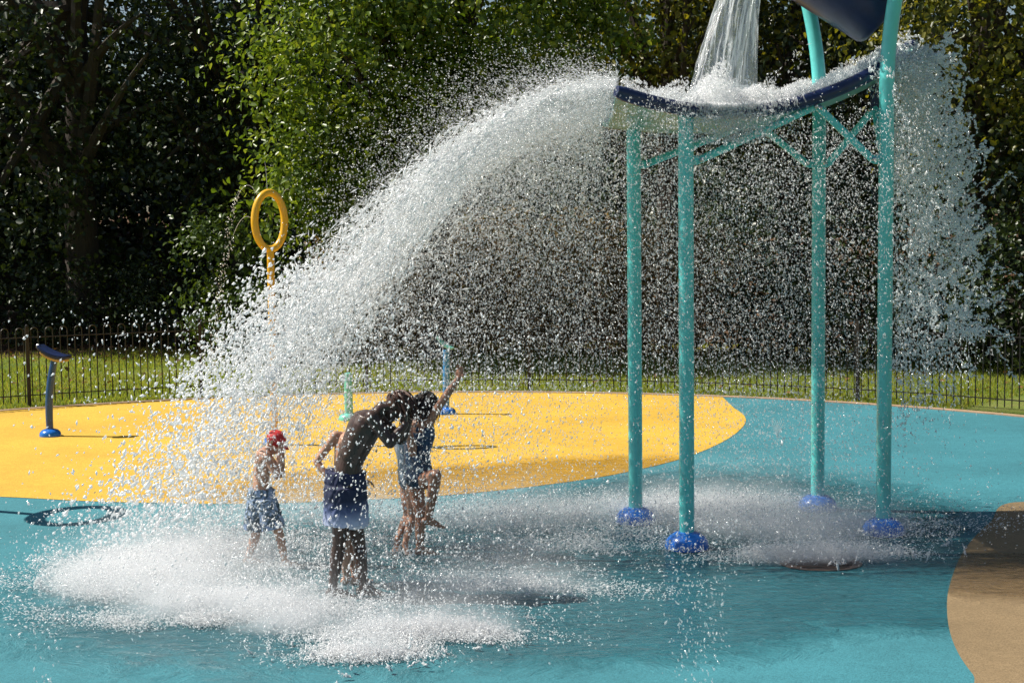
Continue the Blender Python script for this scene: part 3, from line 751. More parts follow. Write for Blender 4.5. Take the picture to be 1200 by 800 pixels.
class Body(MB):
    def ell(s, c, ax, seg=16, rings=10):
        """ellipsoid; ax = three half-axis vectors"""
        c = Vector(c); a, b, d = map(Vector, ax); V = [c + d]; Fs = []
        for i in range(1, rings):
            th = PI * i / rings
            for k in range(seg):
                ph = 2 * PI * k / seg
                V.append(c + d * math.cos(th) + (a * math.cos(ph) + b * math.sin(ph)) * math.sin(th))
        V.append(c - d); L = len(V) - 1
        for k in range(seg): Fs.append((0, 1 + k, 1 + (k + 1) % seg)); Fs.append((L, L - seg + (k + 1) % seg, L - seg + k))
        for i in range(rings - 2):
            for k in range(seg):
                p, q = 1 + i * seg + k, 1 + i * seg + (k + 1) % seg
                Fs.append((p, p + seg, q + seg, q))
        return s.add(V, Fs)
    def cap(s, p0, r0, p1, r1, seg=14, mid=None):
        """tapered limb with round ends; mid = (t, radius) bulge"""
        p0, p1 = Vector(p0), Vector(p1); d = (p1 - p0); L = d.length; t = d / max(L, 1e-6)
        prof = [(r0 * math.cos(a), -r0 * math.sin(a)) for a in [PI / 2 * (1 - i / 5) * 0.999 for i in range(5)]]
        prof = [(max(x, 1e-4), h) for x, h in prof]
        prof.append((r0, 0))
        if mid:
            prof.append(((r0 + mid[1]) / 2 * 1.03, L * mid[0] * 0.5)); prof.append((mid[1], L * mid[0])); prof.append(((mid[1] + r1) / 2 * 1.02, L * (mid[0] + 1) / 2))
        prof.append((r1, L))
        prof += [(max(r1 * math.cos(PI / 2 * i / 5), 1e-4), L + r1 * math.sin(PI / 2 * i / 5)) for i in range(1, 6)]
        return s.lathe(p0, prof, seg, t)
    def frustum(s, p0, r0, p1, r1, seg=20, sq=1.0, side=None):
        p0, p1 = Vector(p0), Vector(p1); t = (p1 - p0).normalized()
        sd = Vector(side or (0, 1, 0)); sd = (sd - t * sd.dot(t)).normalized(); fw = t.cross(sd)
        V = []; Fs = []
        for (p, r) in ((p0, r0), (p0.lerp(p1, .5), (r0 + r1) / 2), (p1, r1)):
            for k in range(seg):
                a = 2 * PI * k / seg; V.append(p + sd * math.cos(a) * r * sq + fw * math.sin(a) * r)
        for i in range(2):
            for k in range(seg): Fs.append((i * seg + k, i * seg + (k + 1) % seg, (i + 1) * seg + (k + 1) % seg, (i + 1) * seg + k))
        Fs += [tuple(range(seg - 1, -1, -1)), tuple(2 * seg + k for k in range(seg))]
        return s.add(V, Fs)
    def hand(s, wrist, d, palm_n, k, curl=0.5, thumb_side=1):
        """palm, four unequal curled fingers and a thumb from the side of the palm"""
        w = Vector(wrist); d = Vector(d).normalized(); n_ = Vector(palm_n); n_ = (n_ - d * n_.dot(d)).normalized(); sd = d.cross(n_) * thumb_side
        pl = 0.088 * k
        s.ell(w + d * pl * 0.52, (sd * 0.041 * k, n_ * 0.016 * k, d * pl * 0.62))
        for i, (o, ln) in enumerate(((0.030, 0.070), (0.010, 0.080), (-0.011, 0.075), (-0.031, 0.058))):
            p = w + d * pl * 0.92 + sd * o * k; dirv = (d + sd * o * 5).normalized(); L = ln * k / 3 * 1.25
            r = 0.0088 * k
            for j in range(3):
                ang = curl * (0.5 + 0.35 * j)
                dirv = (dirv * math.cos(ang) + n_ * math.sin(ang)).normalized()
                q = p + dirv * L * (1 - 0.12 * j)
                s.cap(p, r, q, r * 0.9, 8); p = q; r *= 0.9
        p = w + d * pl * 0.3 + sd * 0.032 * k; dirv = (d * 0.7 + sd * 0.75 + n_ * 0.25).normalized()
        q = p + dirv * 0.042 * k; s.cap(p, 0.0125 * k, q, 0.010 * k, 8)
        dirv = (dirv + n_ * 0.5 + d * 0.3).normalized(); s.cap(q, 0.010 * k, q + dirv * 0.032 * k, 0.0085 * k, 8)
        return s
    def foot(s, ankle, heading, k, lift=0.0):
        a = Vector(ankle); h = Vector((heading[0], heading[1], 0)).normalized(); up = Vector((0, 0, 1))
        fwd = (h * math.cos(lift) - up * math.sin(lift)); n_ = (up * math.cos(lift) + h * math.sin(lift)); sd = fwd.cross(n_)
        heel = a - fwd * 0.03 * k - n_ * 0.045 * k
        s.ell(heel, (fwd * 0.034 * k, sd * 0.03 * k, n_ * 0.034 * k))
        ball = heel + fwd * 0.145 * k - n_ * 0.010 * k
        s.cap(a - n_ * 0.012 * k, 0.034 * k, ball + n_ * 0.006 * k, 0.022 * k, 12)
        s.cap(heel, 0.028 * k, ball, 0.022 * k, 12)
        s.ell(ball, (fwd * 0.04 * k, sd * 0.042 * k, n_ * 0.021 * k))
        for i, (o, L, r) in enumerate(((-0.028, 0.052, 0.0125), (-0.010, 0.05, 0.0095), (0.006, 0.045, 0.009), (0.02, 0.038, 0.0085), (0.033, 0.03, 0.008))):
            p = ball + sd * o * k + fwd * 0.012 * k - n_ * 0.004 * k
            s.cap(p, r * k, p + fwd * L * k - n_ * 0.006 * k, r * k * 0.9, 8)
        return s
    def leg(s, hip, knee, ankle, k, w=1.0):
        hip, knee, ankle = map(Vector, (hip, knee, ankle))
        s.cap(hip, 0.082 * k * w, knee, 0.052 * k * w, 16, (0.35, 0.076 * k * w))
        back = (hip - knee).normalized() + (ankle - knee).normalized()
        s.cap(knee, 0.050 * k * w, ankle, 0.034 * k * w, 14, (0.30, 0.054 * k * w))
        return s
    def arm(s, sh, el, wr, k, w=1.0):
        s.ell(sh, ((0.056 * k, 0, 0), (0, 0.056 * k, 0), (0, 0, 0.056 * k)))
        s.cap(sh, 0.050 * k * w, el, 0.036 * k * w, 12, (0.4, 0.045 * k * w))
        s.cap(el, 0.036 * k * w, wr, 0.025 * k * w, 12, (0.28, 0.038 * k * w))
        return s
    def torso(s, pelvis, waist, chest, side, k, w=1.0):
        pelvis, waist, chest = map(Vector, (pelvis, waist, chest)); side = Vector(side).normalized()
        u1 = (waist - pelvis).normalized(); u2 = (chest - waist).normalized()
        f1, f2 = side.cross(u1), side.cross(u2)
        n_ = 16; V = []; Fs = []; seg = 24
        lo, hi = pelvis - u1 * 0.13 * k, chest + u2 * 0.17 * k
        ctl = [lo, pelvis, waist, chest, hi]
        cum = [0]
        for a_, b_ in zip(ctl, ctl[1:]): cum.append(cum[-1] + (b_ - a_).length)
        sp_ = catmull(ctl, 5)
        prof_t = [0, .08, .2, .38, .5, .62, .78, .9, 1.0]
        pw = [.05, .12, .158, .138, .130, .142, .165, .145, .05]; pd = [.04, .09, .118, .098, .094, .104, .118, .098, .035]
        m_ = len(sp_)
        for i, p in enumerate(sp_):
            t_ = i / (m_ - 1); d_ = (sp_[min(i + 1, m_ - 1)] - sp_[max(i - 1, 0)]).normalized(); fw = side.cross(d_).normalized()
            a_, c_ = float(np.interp(t_, prof_t, pw)) * k * w, float(np.interp(t_, prof_t, pd)) * k * w
            for q_ in range(seg):
                an = 2 * PI * q_ / seg; ca, sa = math.cos(an), math.sin(an)
                V.append(p + side * a_ * math.copysign(abs(ca) ** 0.85, ca) + fw * c_ * math.copysign(abs(sa) ** 0.85, sa))
        for i in range(m_ - 1):
            for q_ in range(seg): Fs.append((i * seg + q_, i * seg + (q_ + 1) % seg, (i + 1) * seg + (q_ + 1) % seg, (i + 1) * seg + q_))
        Fs += [tuple(range(seg - 1, -1, -1)), tuple((m_ - 1) * seg + q_ for q_ in range(seg))]
        s.add(V, Fs)
        for sg in (-1, 1):
            s.ell(pelvis + side * sg * 0.07 * k - f1 * 0.05 * k - u1 * 0.03 * k, (side * 0.075 * k, f1 * 0.075 * k, u1 * 0.08 * k))
            s.ell(chest + u2 * 0.03 * k + side * sg * 0.075 * k - f2 * 0.045 * k, (side * 0.07 * k, f2 * 0.05 * k, u2 * 0.10 * k))
        return s
    def head(s, c, fwd, up, k):
        c = Vector(c); f = Vector(fwd).normalized(); u = Vector(up); u = (u - f * u.dot(f)).normalized(); sd = f.cross(u)
        s.ell(c + u * 0.025 * k - f * 0.008 * k, (sd * 0.076 * k, f * 0.096 * k, u * 0.092 * k), 20, 14)
        s.ell(c - u * 0.045 * k + f * 0.022 * k, (sd * 0.056 * k, f * 0.066 * k, u * 0.072 * k))
        s.ell(c - u * 0.095 * k + f * 0.062 * k, (sd * 0.028 * k, f * 0.024 * k, u * 0.022 * k))
        s.ell(c + u * 0.022 * k + f * 0.078 * k, (sd * 0.05 * k, f * 0.016 * k, u * 0.012 * k))
        s.cap(c + u * 0.012 * k + f * 0.086 * k, 0.008 * k, c - u * 0.026 * k + f * 0.106 * k, 0.0125 * k, 10)
        s.ell(c - u * 0.058 * k + f * 0.084 * k, (sd * 0.024 * k, f * 0.01 * k, u * 0.007 * k))
        s.ell(c - u * 0.070 * k + f * 0.082 * k, (sd * 0.02 * k, f * 0.01 * k, u * 0.007 * k))
        for sg in (-1, 1):
            s.ell(c - u * 0.008 * k + sd * sg * 0.078 * k - f * 0.01 * k, (sd * 0.010 * k, f * 0.018 * k, u * 0.031 * k))
        return s
    def remesh(s, name, m, parent, base, voxel=0.0045, smooth=6, disp=0.0):
        o = s.build(name, m, parent, base)
        r = o.modifiers.new('r', 'REMESH'); r.mode = 'VOXEL'; r.voxel_size = voxel; r.use_smooth_shade = True
        q = o.modifiers.new('s', 'SMOOTH'); q.factor = 0.5; q.iterations = smooth
        dg = bpy.context.evaluated_depsgraph_get(); dg.update()
        me = bpy.data.meshes.new_from_object(o.evaluated_get(dg), depsgraph=dg)
        o.modifiers.clear(); old = o.data; o.data = me; me.name = name; bpy.data.meshes.remove(old)
        if not me.materials: me.materials.append(m)
        if disp:
            n_ = len(me.vertices); co = np.empty(n_ * 3, dtype=np.float32); me.vertices.foreach_get('co', co); co = co.reshape(-1, 3)
            no = np.empty(n_ * 3, dtype=np.float32); me.vertex_normals.foreach_get('vector', no); no = no.reshape(-1, 3)
            a = np.sin(co[:, 0] * 61 + 4 * np.sin(co[:, 2] * 23)) * np.sin(co[:, 1] * 53 + co[:, 2] * 31) + 0.6 * np.sin(co[:, 2] * 70 + 5 * np.sin(co[:, 0] * 37))
            co += no * (disp * a)[:, None]; me.vertices.foreach_set('co', co.ravel()); me.update()
        me.polygons.foreach_set('use_smooth', np.ones(len(me.polygons), dtype=bool))
        return o
def hair_mesh(name, m, parent, base, c, fwd, up, k, length, n=150, fall=(0, 0, -1), wob=0.02):
    """a scalp shell plus many tapering locks that hang from it"""
    c = Vector(c); f = Vector(fwd).normalized(); u = Vector(up); u = (u - f * u.dot(f)).normalized(); sd = f.cross(u)
    h = Body(); cc = c + u * 0.030 * k - f * 0.014 * k
    h.ell(cc, (sd * 0.083 * k, f * 0.100 * k, u * 0.096 * k), 20, 14)
    fall = Vector(fall).normalized()
    for i in range(n):
        a = random.uniform(0, 2 * PI); th = random.uniform(0.0, 1.75)
        dv = u * math.cos(th) + (sd * math.cos(a) + f * math.sin(a)) * math.sin(th)
        if dv.dot(f) > 0.72 and dv.dot(u) < 0.6: continue
        p0 = cc + sd * dv.dot(sd) * 0.082 * k + f * dv.dot(f) * 0.098 * k + u * dv.dot(u) * 0.095 * k
        L = length * random.uniform(0.5, 1.15)
        tang = (fall - dv * fall.dot(dv) * 0.9)
        if tang.length < 0.1: tang = sd * random.uniform(-1, 1) + f * -0.5
        tang.normalize()
        p1 = p0 + tang * L * 0.5 + dv * 0.022 * k; p2 = p0 + tang * L * 0.55 + fall * L * 0.5 + Vector((random.gauss(0, wob), random.gauss(0, wob), random.gauss(0, wob)))
        h.tube(bez(p0, p1, p2, 5), [0.010 * k, 0.0095 * k, 0.008 * k, 0.0065 * k, 0.0045 * k, 0.0015 * k], 5)
    return h.build(name, m, parent, base)
def eyes(parent, base, c, fwd, up, k):
    c = Vector(c); f = Vector(fwd).normalized(); u = Vector(up); u = (u - f * u.dot(f)).normalized(); sd = f.cross(u)
    for sg in (-1, 1):
        e = Body(); e.ell(c + u * 0.002 * k + f * 0.079 * k + sd * sg * 0.031 * k, (sd * 0.012 * k, f * 0.008 * k, u * 0.006 * k), 10, 6)
        e.build('eye', M['eye'], parent, base)

M['skin_light'] = skin_mat('fair_skin', (0.50, 0.29, 0.20))
M['skin_tan'] = skin_mat('tan_skin', (0.36, 0.19, 0.125))
M['skin_deep'] = skin_mat('deep_skin', (0.06, 0.034, 0.026), 0.32)
M['eye'] = paint('eye', (0.03, 0.02, 0.015), 0.1)
M['hair_dark'] = hair_mat('dark_hair', (0.012, 0.007, 0.005), (0.10, 0.036, 0.018))
M['hair_black'] = hair_mat('black_hair', (0.008, 0.006, 0.005), (0.035, 0.02, 0.014))
M['cap_red'] = paint('red_cap', (0.50, 0.018, 0.02), 0.6, 0.2, 20, bump=0.2)
M['swim_navy'] = cloth_mat('navy_swimsuit', [(0, (0.02, 0.03, 0.06)), (1, (0.015, 0.04, 0.10))], 0.4, 1.1, 0.35, (0.03, 0.09, 0.17), 18, 0.4)
M['shorts_ombre'] = cloth_mat('ombre_shorts', [(0.0, (0.68, 0.72, 0.80)), (0.20, (0.42, 0.48, 0.66)), (0.40, (0.07, 0.10, 0.22)), (0.56, (0.008, 0.016, 0.05)), (1.0, (0.01, 0.015, 0.06))], 0.46, 0.93)
M['shorts_print'] = cloth_mat('printed_shorts', [(0, (0.16, 0.24, 0.42)), (0.5, (0.34, 0.44, 0.60)), (1, (0.20, 0.30, 0.50))], 0.25, 0.65, 0.9, (0.05, 0.08, 0.09), 12)
M['swim_grey'] = cloth_mat('grey_swimsuit', [(0, (0.10, 0.14, 0.2)), (1, (0.30, 0.38, 0.46))], 0.4, 1.0, 0.6, (0.06, 0.08, 0.1), 16, 0.5)
M['shorts_dark'] = cloth_mat('dark_shorts', [(0, (0.03, 0.04, 0.07)), (1, (0.04, 0.05, 0.09))], 0.3, 0.8)

# --- boy in a red cap, bowed, both hands at his face
D0 = G(314, 661).y
OX = 0
def q(px, py, dy=0.0, D=None): return at(px + OX, py, (D if D is not None else D0) + dy)
k = 0.70
boy = empty('person', G(316, 661), 'bare-chested boy in red cap and blue patterned swim shorts hunching with hands to his face', 'child', 'children playing in the water')
bb = Vector(boy.location)
b = Body()
pel, wai, che = q(306, 583), q(306, 562), q(309, 541)
side = Vector((0.25, -1, 0))            # towards his right (near) side
b.torso(pel, wai, che, side, k, 0.92)
nk, hd = q(315, 526), q(322, 517)
b.cap(che, 0.06 * k, nk, 0.052 * k); b.cap(nk, 0.052 * k, hd, 0.05 * k)
hf, hu = Vector((0.80, -0.12, -0.50)), Vector((0.5, 0, 0.85))
b.head(hd, hf, hu, k * 1.08)
shn, shf = q(312, 535, -0.115), q(314, 535, 0.115)
b.cap(shn, 0.05 * k, shf, 0.05 * k)
eln, wrn = q(325, 558, -0.15), q(327, 532, -0.085)
elf, wrf = q(330, 556, 0.10), q(331, 531, 0.045)
b.arm(shn, eln, wrn, k); b.hand(wrn, (0.25, 0.25, 1), (-0.5, 0.6, 0.2), k, 0.45)
b.arm(shf, elf, wrf, k); b.hand(wrf, (0.1, -0.1, 1), (-0.8, -0.3, 0.2), k, 0.45, -1)
hn, hfar = q(311, 592, -0.06), q(303, 592, 0.06)
an, af = G(334, 663) + Vector((0, 0, 0.055)), G(291, 660) + Vector((0, 0, 0.055))
kn, kf = q(327, 624, -0.05), q(300, 626, 0.05)
b.leg(hn, kn, an, k, 1.02); b.leg(hfar, kf, af, k, 1.02)
b.foot(an, (1, -0.25, 0), k); b.foot(af, (1, 0.05, 0), k)
b.remesh('body', M['skin_light'], boy, bb)
s = Body(); up = Vector((0, 0, 1))
s.frustum(q(306, 572), 0.150 * k, q(306, 596), 0.175 * k, 24, 0.95)
s.frustum(q(311, 585, -0.05), 0.125 * k, q(321, 619, -0.06), 0.135 * k, 20, 1.0)
s.frustum(q(303, 585, 0.05), 0.125 * k, q(298, 620, 0.06), 0.135 * k, 20, 1.0)
s.ell(q(306, 592), ((0.165 * k, 0, 0), (0, 0.165 * k, 0), (0, 0, 0.10 * k)))
s.remesh('swim_shorts', M['shorts_print'], boy, bb, 0.007, 3, 0.004)
c = Body(); f_ = hf.normalized(); u_ = (hu - f_ * hu.dot(f_)).normalized(); sd_v = f_.cross(u_); cc = hd + u_ * 0.036 * k
c.ell(cc, (sd_v * 0.094 * k, f_ * 0.114 * k, u_ * 0.098 * k), 24, 14)
c.ell(cc + u_ * 0.098 * k, (sd_v * 0.01 * k, f_ * 0.01 * k, u_ * 0.008 * k), 8, 6)
V = []; Fs = []
for i in range(13):
    a = -1.05 + 2.1 * i / 12
    e0 = cc + (f_ * math.cos(a) * 0.112 + sd_v * math.sin(a) * 0.092) * k + u_ * 0.0 * k
    e1 = cc + (f_ * (0.06 + math.cos(a) * 0.125) + sd_v * math.sin(a) * 0.088) * k - u_ * (0.02 + 0.02 * abs(math.sin(a))) * k
    V += [e0, e1, e1 - u_ * 0.006, e0 - u_ * 0.006]
for i in range(12):
    for j in range(4): Fs.append((i * 4 + j, i * 4 + (j + 1) % 4, (i + 1) * 4 + (j + 1) % 4, (i + 1) * 4 + j))
Fs += [(3, 2, 1, 0), (48, 49, 50, 51)]
c.add(V, Fs); c.build('cap', M['cap_red'], boy, bb)
eyes(boy, bb, hd, hf, hu, k * 1.08)

# --- tall boy bent forward in ombre shorts
D0 = G(412, 697).y; k = 0.93
boy2 = empty('person', G(412, 697), 'taller dark-haired boy bending forward in navy-to-white swim shorts, arms raised to his face', 'child', 'children playing in the water')
bb = Vector(boy2.location); b = Body()
pel, wai, che = q(404, 572), q(410, 540), q(425, 505)
side = Vector((0.2, -1, 0)); b.torso(pel, wai, che, side, k, 1.10)
nk, hd = q(448, 478), q(465, 476)
b.cap(che, 0.07 * k, nk, 0.055 * k); b.cap(nk, 0.055 * k, hd, 0.05 * k)
hf, hu = Vector((0.55, 0.0, -0.85)), Vector((0.85, 0.1, 0.5))
b.head(hd, hf, hu, k)
shn, shf = q(436, 489, -0.15), q(440, 487, 0.15)
b.cap(shn, 0.055 * k, shf, 0.055 * k)
eln, wrn = q(457, 519, -0.17), q(475, 497, -0.10); elf, wrf = q(470, 515, 0.13), q(479, 494, 0.06)
b.arm(shn, eln, wrn, k, 1.15); b.hand(wrn, (0.1, 0.3, 1), (-1, 0.2, 0.2), k, 0.4)
b.arm(shf, elf, wrf, k, 1.15); b.hand(wrf, (-0.15, -0.2, 1), (-1, -0.2, 0.2), k, 0.4, -1)
hn, hfar = q(402, 590, -0.075), q(409, 590, 0.075)
an, af = G(390, 699) + Vector((0, 0, 0.07)), G(426, 697) + Vector((0, 0, 0.07))
kn, kf = q(397, 637, -0.06), q(421, 637, 0.06)
b.leg(hn, kn, an, k, 1.0); b.leg(hfar, kf, af, k, 1.0)
b.foot(an, (1, -0.2, 0), k); b.foot(af, (1, -0.1, 0), k)
b.remesh('body', M['skin_deep'], boy2, bb)
s = Body()
s.frustum(q(405, 551), 0.160 * k, q(404, 588), 0.168 * k, 24, 1.0)
s.frustum(q(402, 570, -0.06), 0.142 * k, q(400, 615, -0.07), 0.146 * k, 20, 1.0)
s.frustum(q(409, 570, 0.06), 0.142 * k, q(411, 616, 0.07), 0.146 * k, 20, 1.0)
s.ell(q(403, 578), ((0.160 * k, 0, 0), (0, 0.18 * k, 0), (0, 0, 0.12 * k)))
s.remesh('swim_shorts', M['shorts_ombre'], boy2, bb, 0.007, 3, 0.003)
hair_mesh('hair', M['hair_dark'], boy2, bb, hd, hf, hu, k, 0.10, 220, (0.35, -0.1, -0.8))
eyes(boy2, bb, hd, hf, hu, k)

# --- child mostly hidden behind him
D0 = G(412, 684).y; k = 0.74
kid = empty('person', G(412, 684), 'child mostly hidden behind the bending boy, one pale elbow sticking out to the left', 'child', 'children playing in the water')
bb = Vector(kid.location); b = Body()
pel, wai, che = q(402, 578), q(402, 553), q(405, 526)
side = Vector((0.3, -1, 0)); b.torso(pel, wai, che, side, k, 0.95)
nk, hd = q(414, 507), q(424, 497)
b.cap(che, 0.06 * k, nk, 0.05 * k); b.cap(nk, 0.05 * k, hd, 0.048 * k)
hf, hu = Vector((0.85, 0.1, -0.4)), Vector((0.4, 0, 0.9)); b.head(hd, hf, hu, k)
shl, shr = q(393, 511, -0.02), q(416, 513, 0.06); b.cap(shl, 0.055 * k, shr, 0.055 * k)
ell_, wrl = q(371, 541, 0.02), q(384, 558, -0.03); b.arm(shl, ell_, wrl, k); b.hand(wrl, (1, 0, -0.4), (0.3, -0.5, -0.6), k, 0.4)
elr, wrr = q(414, 550, 0.05), q(423, 562, 0.0); b.arm(shr, elr, wrr, k); b.hand(wrr, (0.9, -0.1, -0.15), (0, -0.2, -1), k, 0.6)
an, af = G(406, 684) + Vector((0, 0, 0.055)), G(416, 682) + Vector((0, 0, 0.055))
b.leg(q(398, 594, -0.05), q(404, 640, -0.03), an, k); b.leg(q(406, 594, 0.06), q(413, 640, 0.04), af, k)
b.foot(an, (1, -0.1, 0), k); b.foot(af, (1, 0.1, 0), k)
b.remesh('body', M['skin_light'], kid, bb)
s = Body(); s.frustum(q(402, 563), 0.15 * k, q(402, 590), 0.17 * k, 24)
s.frustum(q(399, 580, -0.05), 0.12 * k, q(402, 618, -0.05), 0.125 * k); s.frustum(q(406, 580, 0.05), 0.12 * k, q(410, 618, 0.05), 0.125 * k)
s.remesh('swim_shorts', M['shorts_dark'], kid, bb, 0.008, 3, 0.004)
hair_mesh('hair', M['hair_dark'], kid, bb, hd, hf, hu, k, 0.07, 120)
eyes(kid, bb, hd, hf, hu, k)

# --- girl with one arm raised and one knee lifted
OX = 7; D0 = G(488, 649).y; k = 0.84
girl = empty('person', G(488, 649), 'girl with dark wet hair in navy swimsuit, fist raised high and one knee lifted', 'child', 'children playing in the water')
bb = Vector(girl.location); b = Body()
pel, wai, che = q(484, 556), q(482, 533), q(484, 508)
side = Vector((0.72, -0.69, 0)); b.torso(pel, wai, che, side, k, 1.0)
nk, hd = q(489, 490), q(494, 474)
b.cap(che, 0.06 * k, nk, 0.047 * k); b.cap(nk, 0.047 * k, hd, 0.046 * k)
hf, hu = Vector((0.72, 0.62, -0.25)), Vector((0.1, 0.1, 1)); b.head(hd, hf, hu, k)
shr, shl = q(495, 494, -0.09), q(475, 496, 0.06); b.cap(shr, 0.05 * k, shl, 0.05 * k)
elr, wrr = q(512, 469, -0.12), q(530, 443, -0.12); b.arm(shr, elr, wrr, k, 1.05); b.hand(wrr, (0.25, 0.0, 1), (-0.4, -0.9, 0), k, 1.0)
shl2 = q(474, 499, -0.02); ell_, wrl = q(477, 531, -0.13), q(472, 508, -0.20); b.arm(shl2, ell_, wrl, k, 1.05); b.hand(wrl, (0.1, 0.3, 1), (1, 0.1, 0), k, 0.25)
hr, hl = q(490, 563, -0.05), q(479, 563, 0.05)
knr, anr = q(504, 556, -0.26), q(495, 606, -0.12)
knl, anl = q(486, 604, 0.02), G(492, 649) + Vector((0, 0, 0.06))
b.leg(hr, knr, anr, k, 1.05); b.leg(hl, knl, anl, k, 1.05)
b.foot(anr, (1, 0.1, 0), k, 0.25); b.foot(anl, (1, -0.15, 0), k)
b.remesh('body', M['skin_tan'], girl, bb)
s = Body(); kk = k * 1.045
s.torso(pel, wai, che - Vector((0, 0, 0.03)), side, kk, 1.0)
for sh, sg in ((shr, 1), (shl, -1)):
    a_ = che + (Vector(sh) - che) * 0.55 + Vector((0, 0, 0.03)); f2 = side.normalized().cross((che - wai).normalized())
    s.cap(a_ + f2 * 0.085 * k - Vector((0, 0, 0.05)), 0.022 * k, a_ + Vector((0, 0, 0.045)), 0.022 * k); s.cap(a_ - f2 * 0.085 * k - Vector((0, 0, 0.05)), 0.022 * k, a_ + Vector((0, 0, 0.045)), 0.022 * k)
s.remesh('swimsuit', M['swim_navy'], girl, bb, 0.006, 3, 0.0015)
hair_mesh('hair', M['hair_black'], girl, bb, hd, hf, hu, k, 0.20, 240, (-0.25, -0.3, -0.9))
eyes(girl, bb, hd, hf, hu, k)

# --- smaller child close behind her
OX = 3; D0 = G(474, 640).y; k = 0.76
kid2 = empty('person', G(472, 640), 'child almost hidden behind the girl with raised fist, only bare legs and grey swimsuit showing', 'child', 'children playing in the water')
bb = Vector(kid2.location); b = Body()
pel, wai, che = q(476, 560), q(473, 538), q(471, 518)
side = Vector((0.5, -0.86, 0)); b.torso(pel, wai, che, side, k, 0.88)
nk, hd = q(476, 500), q(480, 487); b.cap(che, 0.055 * k, nk, 0.045 * k); b.cap(nk, 0.045 * k, hd, 0.045 * k)
hf, hu = Vector((0.9, 0.2, -0.3)), Vector((0.2, 0, 1)); b.head(hd, hf, hu, k)
shr, shl = q(476, 508, -0.08), q(469, 507, 0.09); b.cap(shr, 0.046 * k, shl, 0.046 * k)
b.arm(shr, q(486, 535, -0.05), q(495, 520, 0.0), k, 0.9); b.hand(q(495, 520, 0.0), (0.5, 0, 0.8), (-1, 0, 0.3), k, 0.5)
b.arm(shl, q(480, 536, 0.16), q(492, 528, 0.16), k, 0.9); b.hand(q(492, 528, 0.16), (0.7, 0, 0.5), (-0.5, 0, 0.7), k, 0.5, -1)
an, af = G(466, 643) + Vector((0, 0, 0.085)), G(475, 646) + Vector((0, 0, 0.07))
b.leg(q(480, 570, -0.04), q(480, 604, -0.06), af, k, 0.92); b.leg(q(473, 570, 0.05), q(475, 603, 0.0), an, k, 0.92)
b.foot(an, (-0.2, -1, 0), k, 0.45); b.foot(af, (0.3, -1, 0), k, 0.2)
b.remesh('body', M['skin_light'], kid2, bb)
s = Body(); s.torso(pel, wai, che - Vector((0, 0, 0.02)), side, k * 1.05, 0.88)
s.remesh('swimsuit', M['swim_grey'], kid2, bb, 0.006, 3, 0.0015)
hair_mesh('hair', M['hair_dark'], kid2, bb, hd, hf, hu, k, 0.14, 160)
eyes(kid2, bb, hd, hf, hu, k)
MISTD = 9.0
# ------------------------------------------------------------------ water
OCT = np.array([[1, 0, 0], [-1, 0, 0], [0, 1, 0], [0, -1, 0], [0, 0, 1], [0, 0, -1]], dtype=float)
OF = np.array([[0, 2, 4], [2, 1, 4], [1, 3, 4], [3, 0, 4], [2, 0, 5], [1, 2, 5], [3, 1, 5], [0, 3, 5]])
def drops(name, label, P, size, vel=None, stretch=1.0, m='water', jit=0.35, keep=False):
    """every droplet is a small closed, slightly irregular body, longer along its flight"""
    P = np.asarray(P); n = len(P); size = np.broadcast_to(size, (n,)).astype(float)
    a = unit(rng.normal(size=(n, 3)) * 0.45 + (unit(vel) if vel is not None else 0))
    b = unit(np.cross(a, rng.normal(size=(n, 3)))); c = np.cross(a, b)
    st = np.broadcast_to(stretch, (n,)) * (0.7 + 0.7 * rng.random(n))
    ax = np.stack([a * (size * st)[:, None], b * (size * (0.7 + 0.5 * rng.random(n)))[:, None], c * (size * (0.5 + 0.5 * rng.random(n)))[:, None]], 1)
    o = OCT[None] * (1 + jit * rng.normal(size=(n, 6, 1))).clip(0.35, 1.9)
    V = P[:, None, :] + np.einsum('nij,njk->nik', o, ax)
    V[:, :, 2] = np.maximum(V[:, :, 2], 0.006)
    Fq = (np.arange(n) * 6)[:, None, None] + OF[None]
    ob = link(name, npmesh(name, V.reshape(-1, 3), Fq.reshape(-1, 3)), M[m], smooth=True)
    return tag(ob, label, 'water', kind='stuff')
Gv = 9.81
def ballistic(p0, v0, t):
    p = p0 + v0 * t[:, None]; p[:, 2] -= 0.5 * Gv * t * t
    v = v0.copy(); v[:, 2] -= Gv * t
    return p, v
def tfall(z0, vz):
    return (vz + np.sqrt(vz * vz + 2 * Gv * np.maximum(z0, 0.05))) / Gv
LIPX = FL.x
def lip(n, ya=12.35, yb=14.35):
    y = rng.uniform(ya, yb, n); f = (y - 12.3) / 2.2
    return np.stack([LIPX + 0.0 * y, y, FL.z + (BL.z - FL.z) * f - 0.10 * 4 * f * (1 - f) + 0.05], 1)

